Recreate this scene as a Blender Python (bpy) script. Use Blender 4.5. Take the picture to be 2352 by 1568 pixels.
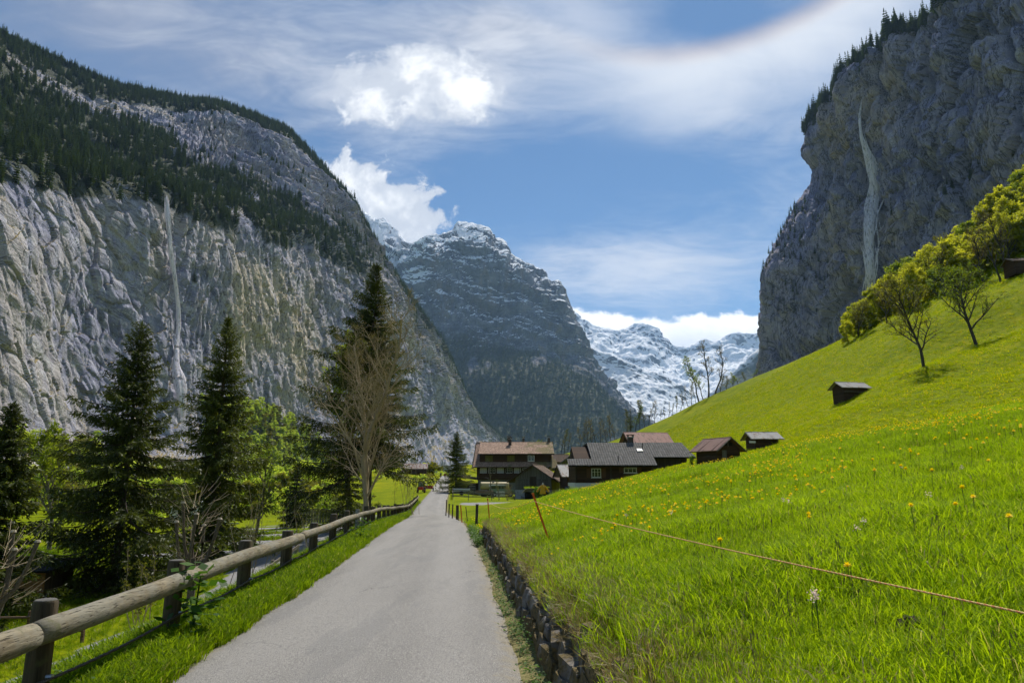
import bpy, bmesh, math, random
import numpy as np
from mathutils import Vector, Matrix
from mathutils.bvhtree import BVHTree
for o in list(bpy.data.objects): bpy.data.objects.remove(o)
SC = bpy.context.scene; COL = SC.collection
R = math.radians
# ------------------------------------------------------------------ camera
PITCH = R(11.4); FPX = 1568.0; EYE = 1.65
cam = bpy.data.objects.new('camera', bpy.data.cameras.new('camera')); COL.objects.link(cam)
cam.location = (0, 0, EYE); cam.rotation_euler = (math.pi/2 + PITCH, 0, 0)
cam.data.lens = 24.0; cam.data.sensor_width = 36.0; cam.data.clip_start = .05; cam.data.clip_end = 40000
SC.camera = cam
CP, SP = math.cos(PITCH), math.sin(PITCH)
def ab(u, v):
    """bearing slopes (x/y, z/y) of a spot surveyed on the photograph (2352 px wide)"""
    dx = (u-1176)/FPX; dz = (784-v)/FPX; y = CP-dz*SP
    return dx/y, (SP+dz*CP)/y
def at(u, v, Y):
    a, b = ab(u, v); return (a*Y, Y, EYE+b*Y)
# ------------------------------------------------------------------ node helper
class NT:
    def __init__(s, tree): s.t = tree; s.t.nodes.clear()
    def n(s, typ, ins=None, **props):
        nd = s.t.nodes.new(typ)
        for k, v in props.items(): setattr(nd, k, v)
        for k, v in (ins or {}).items(): s.set(nd.inputs[k], v)
        return nd
    def set(s, sock, v):
        if isinstance(v, bpy.types.NodeSocket): s.t.links.new(v, sock)
        elif isinstance(v, bpy.types.Node): s.t.links.new(v.outputs[0], sock)
        else:
            if sock.type == 'RGBA' and len(v) == 3: v = (*v, 1)
            sock.default_value = v
    def m(s, op, a, b=None, c=None, clamp=False):
        nd = s.t.nodes.new('ShaderNodeMath'); nd.operation = op; nd.use_clamp = clamp
        for i, v in enumerate((a, b, c)):
            if v is not None: s.set(nd.inputs[i], v)
        return nd.outputs[0]
    def add(s, a, b): return s.m('ADD', a, b)
    def sub(s, a, b): return s.m('SUBTRACT', a, b)
    def mul(s, a, b): return s.m('MULTIPLY', a, b)
    def vm(s, op, a, b=None):
        nd = s.t.nodes.new('ShaderNodeVectorMath'); nd.operation = op
        s.set(nd.inputs[0], a)
        if b is not None: s.set(nd.inputs[3] if op == 'SCALE' else nd.inputs[1], b)
        return nd.outputs[1] if op in ('DOT_PRODUCT', 'LENGTH') else nd.outputs[0]
    def step(s, x, a, b, lo=0., hi=1.):
        nd = s.t.nodes.new('ShaderNodeMapRange'); nd.interpolation_type = 'SMOOTHSTEP'
        s.set(nd.inputs[0], x)
        for i, v in enumerate((a, b, lo, hi)): s.set(nd.inputs[i+1], v)
        return nd.outputs[0]
    def noise(s, vec, scale, detail=4., rough=.55, dist=0., out=0, lac=2.):
        nd = s.n('ShaderNodeTexNoise', {'Scale': scale, 'Detail': detail, 'Roughness': rough, 'Distortion': dist, 'Lacunarity': lac})
        if vec is not None: s.set(nd.inputs['Vector'], vec)
        return nd.outputs[out]
    def mix(s, f, a, b, mode='MIX'):
        nd = s.t.nodes.new('ShaderNodeMix'); nd.data_type = 'RGBA'; nd.blend_type = mode
        s.set(nd.inputs[0], f); s.set(nd.inputs[6], a); s.set(nd.inputs[7], b); return nd.outputs[2]
    def ramp(s, f, stops):
        nd = s.t.nodes.new('ShaderNodeValToRGB'); s.set(nd.inputs[0], f); e = nd.color_ramp.elements
        while len(e) < len(stops): e.new(.5)
        for i, (p, c) in enumerate(stops):
            e[i].position = p; e[i].color = (*c, 1) if len(c) == 3 else c
        return nd.outputs[0]
    def mapv(s, vec, scale=(1,1,1), rot=(0,0,0), loc=(0,0,0)):
        nd = s.n('ShaderNodeMapping', {'Scale': scale, 'Rotation': rot, 'Location': loc}); s.set(nd.inputs[0], vec); return nd.outputs[0]
    def xyz(s, vec):
        nd = s.t.nodes.new('ShaderNodeSeparateXYZ'); s.set(nd.inputs[0], vec); return nd.outputs
    def cxyz(s, x, y, z):
        nd = s.t.nodes.new('ShaderNodeCombineXYZ')
        for i, v in enumerate((x, y, z)): s.set(nd.inputs[i], v)
        return nd.outputs[0]
    def attr(s, name): return s.n('ShaderNodeAttribute', attribute_name=name).outputs['Fac']
# ------------------------------------------------------------------ sky and sun
SUN_AZ, SUN_EL = R(17.0), R(55.0)
SUN = (math.sin(SUN_AZ)*math.cos(SUN_EL), math.cos(SUN_AZ)*math.cos(SUN_EL), math.sin(SUN_EL))
def build_world():
    W = bpy.data.worlds.new('World'); SC.world = W; W.use_nodes = True; n = NT(W.node_tree)
    sky = n.n('ShaderNodeTexSky', sky_type='NISHITA', sun_disc=False, sun_elevation=SUN_EL, sun_rotation=SUN_AZ,
              altitude=800, air_density=1.0, dust_density=.25, ozone_density=3.0)
    skyc = n.mix(1.0, sky.outputs[0], (.44, .60, .69), 'MULTIPLY')
    d = n.vm('NORMALIZE', n.n('ShaderNodeTexCoord').outputs['Generated'])
    x, y, z = n.xyz(d)[0:3]
    yy = n.m('MAXIMUM', y, .05); a = n.m('DIVIDE', x, yy); b = n.m('DIVIDE', z, yy)
    front = n.step(y, .05, .25)
    zc = n.add(n.m('MAXIMUM', z, 0.), .12)
    q = n.cxyz(n.m('DIVIDE', x, zc), n.m('DIVIDE', y, zc), 0.)            # point on the high cloud layer
    # thin high cloud over the whole sky
    big = n.noise(q, .55, 3., .5, .4)
    wisp = n.noise(n.mapv(q, (1.1, 1.7, 1), (0, 0, R(-28))), 1.5, 5., .62, 1.1)
    fine = n.noise(n.mapv(q, (1., 2.2, 1), (0, 0, R(-20))), 4.5, 4., .65, .8)
    tex = n.add(n.mul(wisp, .62), n.mul(fine, .38))
    vab = n.cxyz(a, b, 0.)
    def ball(u, v, su, sv, rot, kind):                                    # smooth patch round one bearing
        a0, b0 = ab(u, v); mp = n.n('ShaderNodeMapping', {'Location': (a0, b0, 0), 'Rotation': (0, 0, R(rot)), 'Scale': (su/FPX, sv/FPX, 1)}, vector_type='TEXTURE'); n.set(mp.inputs[0], vab)
        return n.n('ShaderNodeTexGradient', {0: mp.outputs[0]}, gradient_type=kind).outputs[1]
    def gauss(u, v, su, sv, amp, rot=0.): return n.mul(ball(u, v, su*1.9, sv*1.9, rot, 'QUADRATIC_SPHERE'), amp)
    cov = 0.
    for g in [(1120, 60, 330, 150, .40), (1050, 215, 270, 130, .22), (560, 150, 460, 230, .34), (250, 20, 420, 190, .32), (1330, 30, 200, 130, .25, -20),
              (1500, 590, 230, 75, .27), (1420, 660, 170, 50, .12), (1620, 650, 190, 50, .10), (1280, 600, 90, 60, .12),
              (1350, 390, 240, 170, -.30), (1080, 470, 200, 120, -.18), (1640, 410, 150, 90, -.12), (1620, 40, 170, 75, -.34), (1700, 260, 190, 60, .16, 15)]:
        cov = n.add(cov, gauss(*g))
    cov = n.add(n.mul(n.sub(big, .5), .55), n.mul(cov, front))
    cirrus = n.step(n.add(cov, n.mul(n.sub(tex, .5), .80)), -.16, .52, 0., .93)
    # halo round the sun, 22 degrees out, seen in the ice cloud
    ang = n.m('ARCCOSINE', n.vm('DOT_PRODUCT', d, SUN))
    deg = n.m('DIVIDE', ang, R(1.0))
    hal = n.mul(n.step(deg, 20.6, 22.6), n.step(deg, 29.5, 22.6))
    hal = n.mul(hal, n.step(a, .02, .30))
    hal = n.mul(hal, n.step(n.add(big, n.mul(tex, .5)), .45, .80, .45, 1.))
    halc = n.mix(n.step(deg, 20.9, 23.0), (7.6, 5.6, 4.0), (7.8, 7.9, 8.0))
    inner = n.step(deg, 21.6, 20.2)
    ccol = n.mix(n.step(n.add(tex, n.mul(a, .35)), .20, .62), (2.7, 2.95, 3.8), (6.5, 6.6, 6.9))
    ccol = n.mix(n.mul(inner, .55), ccol, (2.7, 3.4, 4.9))
    c = n.mix(cirrus, skyc, ccol)
    c = n.mix(n.mul(hal, .72), c, halc)
    # heaped clouds: ragged outline, light tops and greyer folds
    edge = n.noise(vab, 20., 7., .62, .35); lump = n.noise(vab, 6.5, 2., .55, .6); shade = n.noise(n.mapv(vab, loc=(.013, .021, 3.)), 13., 5., .6, .4)
    def heap(parts, soft=.16):
        f = None
        for (u, v, su, sv, rot) in parts:
            e = ball(u, v, su*2, sv*2, rot, 'SPHERICAL'); e = n.sub(n.mul(e, 2.), 1.)
            f = e if f is None else n.m('SMOOTH_MAX', f, e, .15)
        f = n.add(f, n.add(n.mul(n.sub(edge, .5), 2.1), n.mul(n.sub(lump, .5), .9)))
        return n.mul(n.step(f, -.02, soft), front), f
    for parts, soft in (([(950, 175, 165, 112, 0), (865, 220, 95, 105, 20), (1075, 225, 92, 92, -30), (985, 150, 110, 88, 0)], .42),
                  ([(880, 470, 150, 100, -18), (830, 440, 100, 95, 0), (940, 500, 90, 75, 0)], .26)):
        f, raw = heap(parts, soft)
        cc = n.mix(n.step(n.add(n.mul(shade, .8), n.mul(raw, .18)), .42, .66), (5.3, 5.6, 6.2), (9.0, 9.0, 9.0))
        c = n.mix(n.mul(f, .97), c, cc)
    # cloud bank lying on the far peaks, on round the horizon too
    e2 = edge
    top = n.add(n.add(ab(1550, 733)[1], n.mul(n.sub(lump, .5), .055)), n.mul(n.sub(e2, .5), .055))
    top = n.add(top, n.mul(n.step(a, .26, .06), .018))
    bank = n.mul(n.mul(n.step(b, n.add(top, .006), n.sub(top, .004)), front), n.step(a, -.05, .02))
    bc = n.mix(n.step(n.add(b, n.mul(n.sub(shade, .5), .06)), ab(1500, 800)[1], ab(1500, 738)[1]), (6.6, 7.0, 7.7), (10., 10., 10.))
    c = n.mix(bank, c, bc)
    bg = n.n('ShaderNodeBackground', {'Color': c, 'Strength': .10})
    W.cycles.sampling_method = 'MANUAL'; W.cycles.sample_map_resolution = 512
    n.n('ShaderNodeOutputWorld', {'Surface': bg.outputs[0]})
build_world()
sl = bpy.data.lights.new('sun', 'SUN'); sl.energy = 4.4; sl.angle = R(.6); sl.color = (1., .945, .85)
so = bpy.data.objects.new('sun', sl); COL.objects.link(so)
so.rotation_euler = (-Vector(SUN)).to_track_quat('-Z', 'Y').to_euler(); so.location = (60, 200, 300)
SC.view_settings.view_transform = 'Standard'; SC.view_settings.look = 'None'
SC.view_settings.exposure = .38; SC.view_settings.gamma = 1.0; SC.view_settings.use_curve_mapping = False
SC.render.engine = 'CYCLES'
cy = SC.cycles; cy.use_denoising = True; cy.denoiser = 'OPENIMAGEDENOISE'; cy.max_bounces = 6; cy.diffuse_bounces = 2; cy.glossy_bounces = 2
cy.transmission_bounces = 4; cy.transparent_max_bounces = 12; cy.volume_bounces = 1; cy.sample_clamp_indirect = 4.; cy.caustics_reflective = False; cy.caustics_refractive = False
cy.use_adaptive_sampling = True; cy.adaptive_threshold = .03
# ------------------------------------------------------------------ object helpers
def tag(o, label=None, cat=None, group=None, kind=None):
    if label: o['label'] = label
    if cat: o['category'] = cat
    if group: o['group'] = group
    if kind: o['kind'] = kind
    return o
def link(o, parent=None):
    COL.objects.link(o)
    if parent is not None: o.parent = parent
    return o
def thing(name, label, cat, loc=(0,0,0), rz=0., group=None):
    o = bpy.data.objects.new(name, None); o.empty_display_size = .3; link(o); o.location = loc; o.rotation_euler = (0, 0, rz)
    return tag(o, label, cat, group)
def npmesh(name, V, F, mat=None, smooth=False, attrs=None):
    """fast mesh from numpy; F: list of int arrays (n,3)/(n,4)"""
    me = bpy.data.meshes.new(name); V = np.asarray(V, np.float32).reshape(-1, 3)
    F = [np.asarray(f, np.int32) for f in (F if isinstance(F, list) else [F]) if len(f)]
    me.vertices.add(len(V)); me.vertices.foreach_set('co', V.ravel())
    lt = np.concatenate([np.full(len(f), f.shape[1], np.int32) for f in F]); li = np.concatenate([f.ravel() for f in F])
    me.loops.add(len(li)); me.loops.foreach_set('vertex_index', li)
    me.polygons.add(len(lt)); ls = np.zeros(len(lt), np.int32); ls[1:] = np.cumsum(lt)[:-1]
    me.polygons.foreach_set('loop_start', ls); me.polygons.foreach_set('loop_total', lt)
    me.polygons.foreach_set('use_smooth', np.full(len(lt), bool(smooth)))
    for k, v in (attrs or {}).items():
        at_ = me.attributes.new(k, 'FLOAT', 'POINT'); at_.data.foreach_set('value', np.asarray(v, np.float32).ravel())
    me.update(calc_edges=True); me.validate()
    if mat: me.materials.append(mat)
    return me
def mobj(name, me, parent=None, loc=None):
    o = bpy.data.objects.new(name, me); link(o, parent)
    if loc is not None: o.location = loc
    return o
class MB:
    def __init__(s): s.v = []; s.f = []
    def add(s, vs, fs):
        n = len(s.v); s.v += [tuple(map(float, p)) for p in vs]; s.f += [tuple(i+n for i in f) for f in fs]; return s
    def box(s, x0, x1, y0, y1, z0, z1):
        return s.add([(x0,y0,z0),(x1,y0,z0),(x1,y1,z0),(x0,y1,z0),(x0,y0,z1),(x1,y0,z1),(x1,y1,z1),(x0,y1,z1)],
                     [(0,3,2,1),(4,5,6,7),(0,1,5,4),(1,2,6,5),(2,3,7,6),(3,0,4,7)])
    def extrude(s, poly, vec):
        k = len(poly); vec = Vector(vec); P = [Vector(p) for p in poly]
        return s.add(P+[p+vec for p in P], [tuple(range(k))[::-1], tuple(range(k, 2*k))]+[(i, (i+1) % k, (i+1) % k+k, i+k) for i in range(k)])
    def bar(s, p0, p1, w, h, up=(0,0,1)):
        p0, p1 = Vector(p0), Vector(p1); d = (p1-p0).normalized(); sd = d.cross(Vector(up))
        sd = Vector((1,0,0)) if sd.length < 1e-4 else sd.normalized(); uu = sd.cross(d)
        q = [p0+sd*a*w/2+uu*b*h/2 for a, b in ((-1,-1),(1,-1),(1,1),(-1,1))]
        return s.extrude(q, p1-p0)
    def tube(s, pts, rad, n=8):
        pts = [Vector(p) for p in pts]; rad = rad if hasattr(rad, '__len__') else [rad]*len(pts); vs = []; fs = []
        for i, p in enumerate(pts):
            d = (pts[min(i+1, len(pts)-1)]-pts[max(i-1, 0)]).normalized(); a = Vector((0,0,1)) if abs(d.z) < .9 else Vector((0,1,0))
            e1 = d.cross(a).normalized(); e2 = d.cross(e1)
            vs += [p+(e1*math.cos(t)+e2*math.sin(t))*rad[i] for t in [2*math.pi*k/n for k in range(n)]]
        for i in range(len(pts)-1):
            fs += [(i*n+k, i*n+(k+1) % n, (i+1)*n+(k+1) % n, (i+1)*n+k) for k in range(n)]
        fs += [tuple(range(n))[::-1], tuple(range((len(pts)-1)*n, len(pts)*n))]
        return s.add(vs, fs)
    def mesh(s, name, mat, smooth=False):
        me = bpy.data.meshes.new(name); me.from_pydata(s.v, [], s.f); me.update()
        b = bmesh.new(); b.from_mesh(me); bmesh.ops.recalc_face_normals(b, faces=b.faces); b.to_mesh(me); b.free()
        if smooth:
            me.polygons.foreach_set('use_smooth', [True]*len(me.polygons)); me.set_sharp_from_angle(angle=R(40))
        if mat: me.materials.append(mat)
        return me
    def build(s, name, mat, parent=None, smooth=False): return mobj(name, s.mesh(name, mat, smooth), parent)
def copy_tree(o, parent=None):
    c = o.copy(); COL.objects.link(c); c.parent = parent
    for ch in o.children: copy_tree(ch, c)
    return c
# ------------------------------------------------------------------ numpy noise
_rs = np.random.RandomState(7); _P = _rs.permutation(512); _P = np.concatenate([_P, _P, _P]).astype(np.int64)
_G = _rs.normal(size=(512, 3)); _G /= np.linalg.norm(_G, axis=1)[:, None]
def perlin(p):
    p = np.asarray(p, float); i = np.floor(p).astype(np.int64); f = p-i; w = f*f*f*(f*(f*6-15)+10); i &= 511
    out = np.zeros(p.shape[:-1])
    for dx in (0, 1):
        for dy in (0, 1):
            for dz in (0, 1):
                h = _P[_P[(_P[(i[..., 0]+dx) & 511]+i[..., 1]+dy) & 511]+((i[..., 2]+dz) & 511)] & 511
                g = _G[h]; t = g[..., 0]*(f[..., 0]-dx)+g[..., 1]*(f[..., 1]-dy)+g[..., 2]*(f[..., 2]-dz)
                out += t*(w[..., 0] if dx else 1-w[..., 0])*(w[..., 1] if dy else 1-w[..., 1])*(w[..., 2] if dz else 1-w[..., 2])
    return out*1.6
def fbm(p, octv=4, gain=.5, ridged=False):
    p = np.asarray(p, float); o = 0.; a = 1.; s = 0.
    for k in range(octv):
        n = perlin(p*(2**k)+17.3*k); n = (1-2*np.abs(n)) if ridged else n
        o = o+a*n; s += a; a *= gain
    return o/s
def worley(p):
    """cells: random value of the nearest cell, its random direction, distance to the cell edge"""
    p = np.asarray(p, float); sh = p.shape[:-1]; p = p.reshape(-1, 3); i = np.floor(p).astype(np.int64); d1 = np.full(len(p), 9.); d2 = np.full(len(p), 9.); h1 = np.zeros(len(p), np.int64); v1 = np.zeros((len(p), 3))
    for dx in (-1, 0, 1):
        for dy in (-1, 0, 1):
            for dz in (-1, 0, 1):
                c = i+[dx, dy, dz]; h = _P[_P[(_P[c[:, 0] & 511]+c[:, 1]) & 511]+(c[:, 2] & 511)] & 511; q = c+.5+.45*_G[h]-p; d = (q*q).sum(1)
                n = d < d1; d2 = np.where(n, d1, np.minimum(d2, d)); h1 = np.where(n, h, h1); v1[n] = q[n]; d1 = np.where(n, d, d1)
    r = (h1 % 97)/97.; tilt = (v1*_G[(h1*7+3) & 511]).sum(1); return r.reshape(sh), tilt.reshape(sh), (np.sqrt(d2)-np.sqrt(d1)).reshape(sh)
def sstep(x, a, b): t = np.clip((np.asarray(x, float)-a)/(b-a), 0, 1); return t*t*(3-2*t)
def pchip(xk, yk, x):
    """monotone cubic through rows of yk (K,...)"""
    if np.ndim(x) != 1: return pchip(xk, yk, np.ravel(x)).reshape(np.shape(x)+np.shape(yk)[1:])
    xk = np.asarray(xk, float); yk = np.asarray(yk, float); x = np.clip(np.asarray(x, float), xk[0], xk[-1])
    h = np.diff(xk); ex = (slice(None),)+(None,)*(yk.ndim-1); dl = np.diff(yk, axis=0)/h[ex]; m = np.zeros_like(yk)
    a, b = dl[:-1], dl[1:]; ok = a*b > 0
    m[1:-1] = np.where(ok, 2*a*b/np.where(ok, a+b, 1), 0); m[0] = dl[0]; m[-1] = dl[-1]
    k = np.clip(np.searchsorted(xk, x)-1, 0, len(xk)-2); t = ((x-xk[k])/h[k])[ex]; hh = h[k][ex]
    return (2*t**3-3*t**2+1)*yk[k]+(t**3-2*t**2+t)*hh*m[k]+(-2*t**3+3*t**2)*yk[k+1]+(t**3-t**2)*hh*m[k+1]
# ------------------------------------------------------------------ simple materials
def pbsdf(n, col, rough=.7, bump=None, metal=0., spec=.3, **kw):
    ins = {'Base Color': col, 'Roughness': rough, 'Metallic': metal, 'Specular IOR Level': spec}
    ins.update(kw)
    if bump is not None: ins['Normal'] = bump
    return n.n('ShaderNodeBsdfPrincipled', ins)
def newmat(name):
    m = bpy.data.materials.new(name); m.use_nodes = True; return m, NT(m.node_tree)
def out(n, s, vol=None): n.n('ShaderNodeOutputMaterial', {'Surface': s.outputs[0] if isinstance(s, bpy.types.Node) else s})
def plain(name, col, rough=.7, var=.25, scale=3., metal=0., stretch=(1,1,1), bump=.0, spec=.3, dirt=None):
    """a weathered single-colour surface: blotches, grain and a little relief"""
    m, n = newmat(name); p = n.mapv(n.n('ShaderNodeTexCoord').outputs['Object'], stretch)
    f = n.noise(p, scale, 5., .6); g = n.noise(p, scale*9, 3., .6)
    k = n.add(n.mul(n.sub(f, .5), var*2), n.mul(n.sub(g, .5), var)); c = n.mix(n.add(k, .5), tuple(c*(1-var) for c in col), tuple(min(1, c*(1+var)) for c in col))
    if dirt: c = n.mix(n.step(n.noise(p, scale*1.7, 6., .65), .52, .68), c, dirt)
    b = n.n('ShaderNodeBump', {'Strength': bump, 'Distance': .02, 'Height': g}) if bump else None
    out(n, pbsdf(n, c, rough, b.outputs[0] if b else None, metal, spec)); return m
def foliage(name, c0, c1, trans=.35, rough=.6, c2=None, spec=.2):
    """leaves: colour by each leaf's own tint, light passing through"""
    m, n = newmat(name); t = n.attr('tint'); pos = n.n('ShaderNodeNewGeometry').outputs['Position']
    rnd = n.n('ShaderNodeObjectInfo').outputs['Random']
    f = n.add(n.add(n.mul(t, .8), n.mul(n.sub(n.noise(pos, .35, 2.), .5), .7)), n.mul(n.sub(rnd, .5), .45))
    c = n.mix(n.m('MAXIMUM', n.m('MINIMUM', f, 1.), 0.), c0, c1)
    if c2: c = n.mix(n.step(t, .93, .98), c, c2)
    a = pbsdf(n, c, rough, spec=spec); b = n.n('ShaderNodeBsdfTranslucent', {'Color': n.mix(1., c, (1.35, 1.25, .7), 'MULTIPLY')})
    out(n, n.n('ShaderNodeMixShader', {0: trans, 1: a.outputs[0], 2: b.outputs[0]})); return m
# ================================================================== ground
RY = [-60, -10, 0, 6, 13.6, 19, 28.6, 45, 63, 85, 105, 150, 200, 235, 260, 300]
RX = [4.2, -.15, -.95, -1.42, -2.02, -2.5, -3.4, -5.2, -7.4, -9.5, -11.1, -15.2, -19.6, -22.6, -25, -30]
RZ = [.3, .06, .02, 0, -.06, -.08, -.2, -.72, -1.15, -1.0, -.55, .35, 1.6, 2.5, 3.0, 2.4]
def road_x(y): return pchip(RY, np.array(RX), y)
def road_z(y): return pchip(RY, np.array(RZ), y)
def wall_x(y): return road_x(y)+1.74
pts = []
for y in (-30, -8, 0, 6, 12, 18, 24):
    for x in (.8, 4, 8, 13, 19, 27):
        xw = float(wall_x(y)); pts.append((x, y, .5+float(road_z(max(min(y, 20), 0)))*.5+.197*(x-xw)-.10*(y > 10)-.08*(y > 20)))
def obs(u, lst):
    for v, Y in lst: pts.append(at(u, v, Y))
def pl(u, lst):
    a, _ = ab(u, 1050)
    for Y, z in lst: pts.append((a*Y, Y, z))
pl(1310, [(28, .92), (40, .6), (60, .05), (85, 0.)]); pl(1450, [(28, 1.42), (40, 1.25), (60, .9), (85, .9)])
pl(1600, [(28, 1.92), (40, 1.75), (60, 2.4), (80, 3.1)]); obs(1600, [(1043, 120), (1008, 160), (968, 200), (925, 245)]); pl(1600, [(330, 32)])
pl(1750, [(27, 2.36), (40, 2.3), (60, 3.2), (80, 4.6)]); obs(1750, [(1000, 110), (950, 150), (900, 190), (862, 220)]); pl(1750, [(310, 38)])
pl(1955, [(26, 2.95), (40, 3.3), (60, 4.6)]); obs(1955, [(957, 80), (908, 100), (842, 140), (783, 175), (772, 235), (760, 330)])
pl(2120, [(25.5, 3.45), (40, 4.1)]); obs(2120, [(968, 60), (900, 80), (833, 99), (752, 130), (702, 165), (672, 220), (640, 330)])
pl(2352, [(25, 4.2), (40, 5.0)]); obs(2352, [(907, 60), (832, 80), (740, 110), (602, 150), (565, 200), (520, 300)])
for x, y, z in [(24, 25, 5.5), (38, 40, 7), (57, 60, 14), (95, 100, 36), (140, 150, 72), (190, 200, 110), (240, 250, 140), (60, 0, 12), (150, 50, 60)]: pts.append((x, y, z))
pl(1500, [(85, 1.3)]); obs(1500, [(1077, 120), (1052, 160), (1022, 200), (974, 260)]); pl(1500, [(340, 22)])
pl(1400, [(85, .5)]); obs(1400, [(1090, 120), (1075, 160), (1042, 220), (1014, 280)]); pl(1400, [(350, 16)])
pl(1300, [(105, -.9), (130, -1.0)]); obs(1300, [(1135, 160), (1066, 200), (1042, 280)]); pl(1300, [(350, 11)])
pl(1200, [(60, -.6), (85, -1.0), (105, -1.2), (130, -1.3), (160, 0)]); obs(1200, [(1135, 240)]); pl(1200, [(340, 6)])
pl(1090, [(28, .35), (45, -.5), (63, -1.0), (85, -1.0), (105, -.8), (150, .9), (200, 3.2)]); obs(1090, [(1071, 250)]); pl(1090, [(330, 3)])
pl(1000, [(105, -.6), (150, .3), (200, 1.9)]); obs(1000, [(1082, 240)]); pl(1000, [(275, 4.4), (330, 0)])
pl(940, [(105, -1.6), (150, -.2), (180, 1.1), (235, 4.3), (275, 4), (330, -1)])
for x, y, z in [(-9, -10, -2.2), (-9, 4, -2.3), (-9, 12, -2.5), (-6.9, 9, -2.05), (-6.9, 13, -2.15), (-7.3, 18, -2.2), (-6.7, 4, -1.9), (-8., 25, -2.1), (-11, 18, -2.8), (-11, 28, -2.7), (-13, 43, -2.3), (-20, 10, -2.9), (-20, 28, -3.1), (-30, 30, -3.2),
                (-20, 50, -2.4), (-18, 70, -2.3), (-24, 95, -2.3), (-32, 140, -2.0), (-45, 60, -3.3), (-70, 100, -3.6), (-60, 190, -2.4), (-100, 200, -4), (-110, 90, -4),
                (-200, 200, -3), (-170, 300, -3), (-60, 300, -3), (-60, -30, -3), (-5.8, 60, -1.6), (-9.5, 80, -1.9)]: pts.append((x, y, z))
PT = np.array(pts)
def _tk(r2): return np.where(r2 > 1e-12, .5*r2*np.log(np.maximum(r2, 1e-12)), 0)
_S = 100.; _Q = PT[:, :2]/_S
_K = _tk(((_Q[:, None]-_Q[None])**2).sum(-1))+np.eye(len(_Q))*2e-5; _A = np.c_[np.ones(len(_Q)), _Q]
_M = np.block([[_K, _A], [_A.T, np.zeros((3, 3))]]); _W = np.linalg.solve(_M, np.r_[PT[:, 2], 0, 0, 0])
def tps(x, y):
    q = np.stack([np.ravel(x), np.ravel(y)], 1)/_S; o = np.empty(len(q))
    for i in range(0, len(q), 20000):
        c = q[i:i+20000]; o[i:i+20000] = _tk(((c[:, None]-_Q[None])**2).sum(-1))@_W[:-3]+_W[-3]+c@_W[-2:]
    return o.reshape(np.shape(x))
def height(x, y):
    x = np.asarray(x, float); y = np.asarray(y, float)
    xq = np.clip(x, -330, 330); yq = np.clip(y, -80, 400); r = np.hypot(x, y)
    T = tps(xq, yq); w = sstep(r, 330, 620); T = T*(1-w)
    z0 = np.zeros_like(x)
    T = T+(.05*perlin(np.stack([x*.55, y*.55, z0], -1))+.07*perlin(np.stack([x*.19, y*.19, z0+6], -1)))*sstep(x, 0, 4)+(.28*perlin(np.stack([x*.07, y*.07, z0+3], -1))+1.0*perlin(np.stack([x*.022, y*.022, z0+9], -1))*sstep(y, 45, 90))*sstep(x, 3, 12)*(1-w)
    yr = np.clip(y, -60, 300); s = x-road_x(yr); zr = road_z(yr)
    low = zr-.05-.0012*np.maximum(y, 0)
    lw = sstep(-s, 2.15, 4.1+.04*np.maximum(y, 0)); L = (zr-.04)*(1-lw)+T*lw
    wy = sstep(y, 20.0, 24.5)
    st = sstep(s, 1.74, 2.12); rw = sstep(s, 1.75, 5.5+.01*np.maximum(y, 0))
    Rr = (1-wy)*(zr*(1-st)+T*st)+wy*((zr-.03)*(1-rw)+T*rw)
    z = np.where(s < 0, L, Rr); inr = sstep(np.abs(s), 1.72, 1.50)
    z = z*(1-inr)+low*inr
    far = sstep(y, 262, 290); zt = T
    return z*(1-far)+zt*far
def H(x, y): return float(height(np.array([x]), np.array([y]))[0])
def axis(dense0, dense1, step, lo, hi, grow):
    a = list(np.arange(dense0, dense1, step)); d = step; p = a[-1]
    while p < hi: d = min(d*grow, 260); p += d; a.append(min(p, hi))
    d = step; p = a[0]; b = []
    while p > lo: d = min(d*grow*1.03, 300); p -= d; b.append(max(p, lo))
    return np.array(b[::-1]+a)
gx = axis(-5.5, 5.5, .115, -6800, 6800, 1.024); gy = axis(1.5, 14, .15, -1300, 8300, 1.0185)
GX, GY = np.meshgrid(gx, gy, indexing='xy'); GZ = height(GX, GY)
def grid_faces(ny, nx):
    i = (np.arange(ny-1)[:, None]*nx+np.arange(nx-1)[None]).ravel(); return np.stack([i, i+1, i+1+nx, i+nx], 1)
PATH = np.array([(-9.5, -12), (-9.0, 8), (-9.3, 14), (-9.7, 19), (-10.3, 28), (-12.3, 40), (-14., 60), (-17, 80)])
def gravel_mask(x, y):
    px = pchip(PATH[:, 1], PATH[:, 0], np.clip(y, -12, 80)); nz = .35*perlin(np.stack([x*.5, y*.5, x*0], -1))
    m = sstep(np.abs(x-px)+nz, 2.2, 1.8)*sstep(y, 79, 70)
    inb = sstep(x, -23.5, -22.3)*sstep(x, -12.0, -12.8)*sstep(y, 40, 41)*sstep(y, 64, 63); st = sstep(np.abs(((y-42)/4.4+.5) % 1-.5)+nz*.12, .30, .24)
    m = np.maximum(m, inb*st)
    yard = sstep(x, -6.5, -5.5)*sstep(x, 2.8, 2.)*sstep(np.abs(y-82)+nz, 2.4, 1.9)      # farm drive off the road
    return np.maximum(m, yard)
GR = gravel_mask(GX, GY)
_s = GX-road_x(np.clip(GY, -60, 300)); DIRT = sstep(np.abs(np.abs(_s)-1.62), .32, .02)*sstep(GY, 270, 240)
YEL = np.clip(sstep(GY, 100, 190)*sstep(np.abs(GX+25), 60, 20)+.55*sstep(GX, 10, 30)*sstep(GY, 55, 90), 0, 1)
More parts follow.
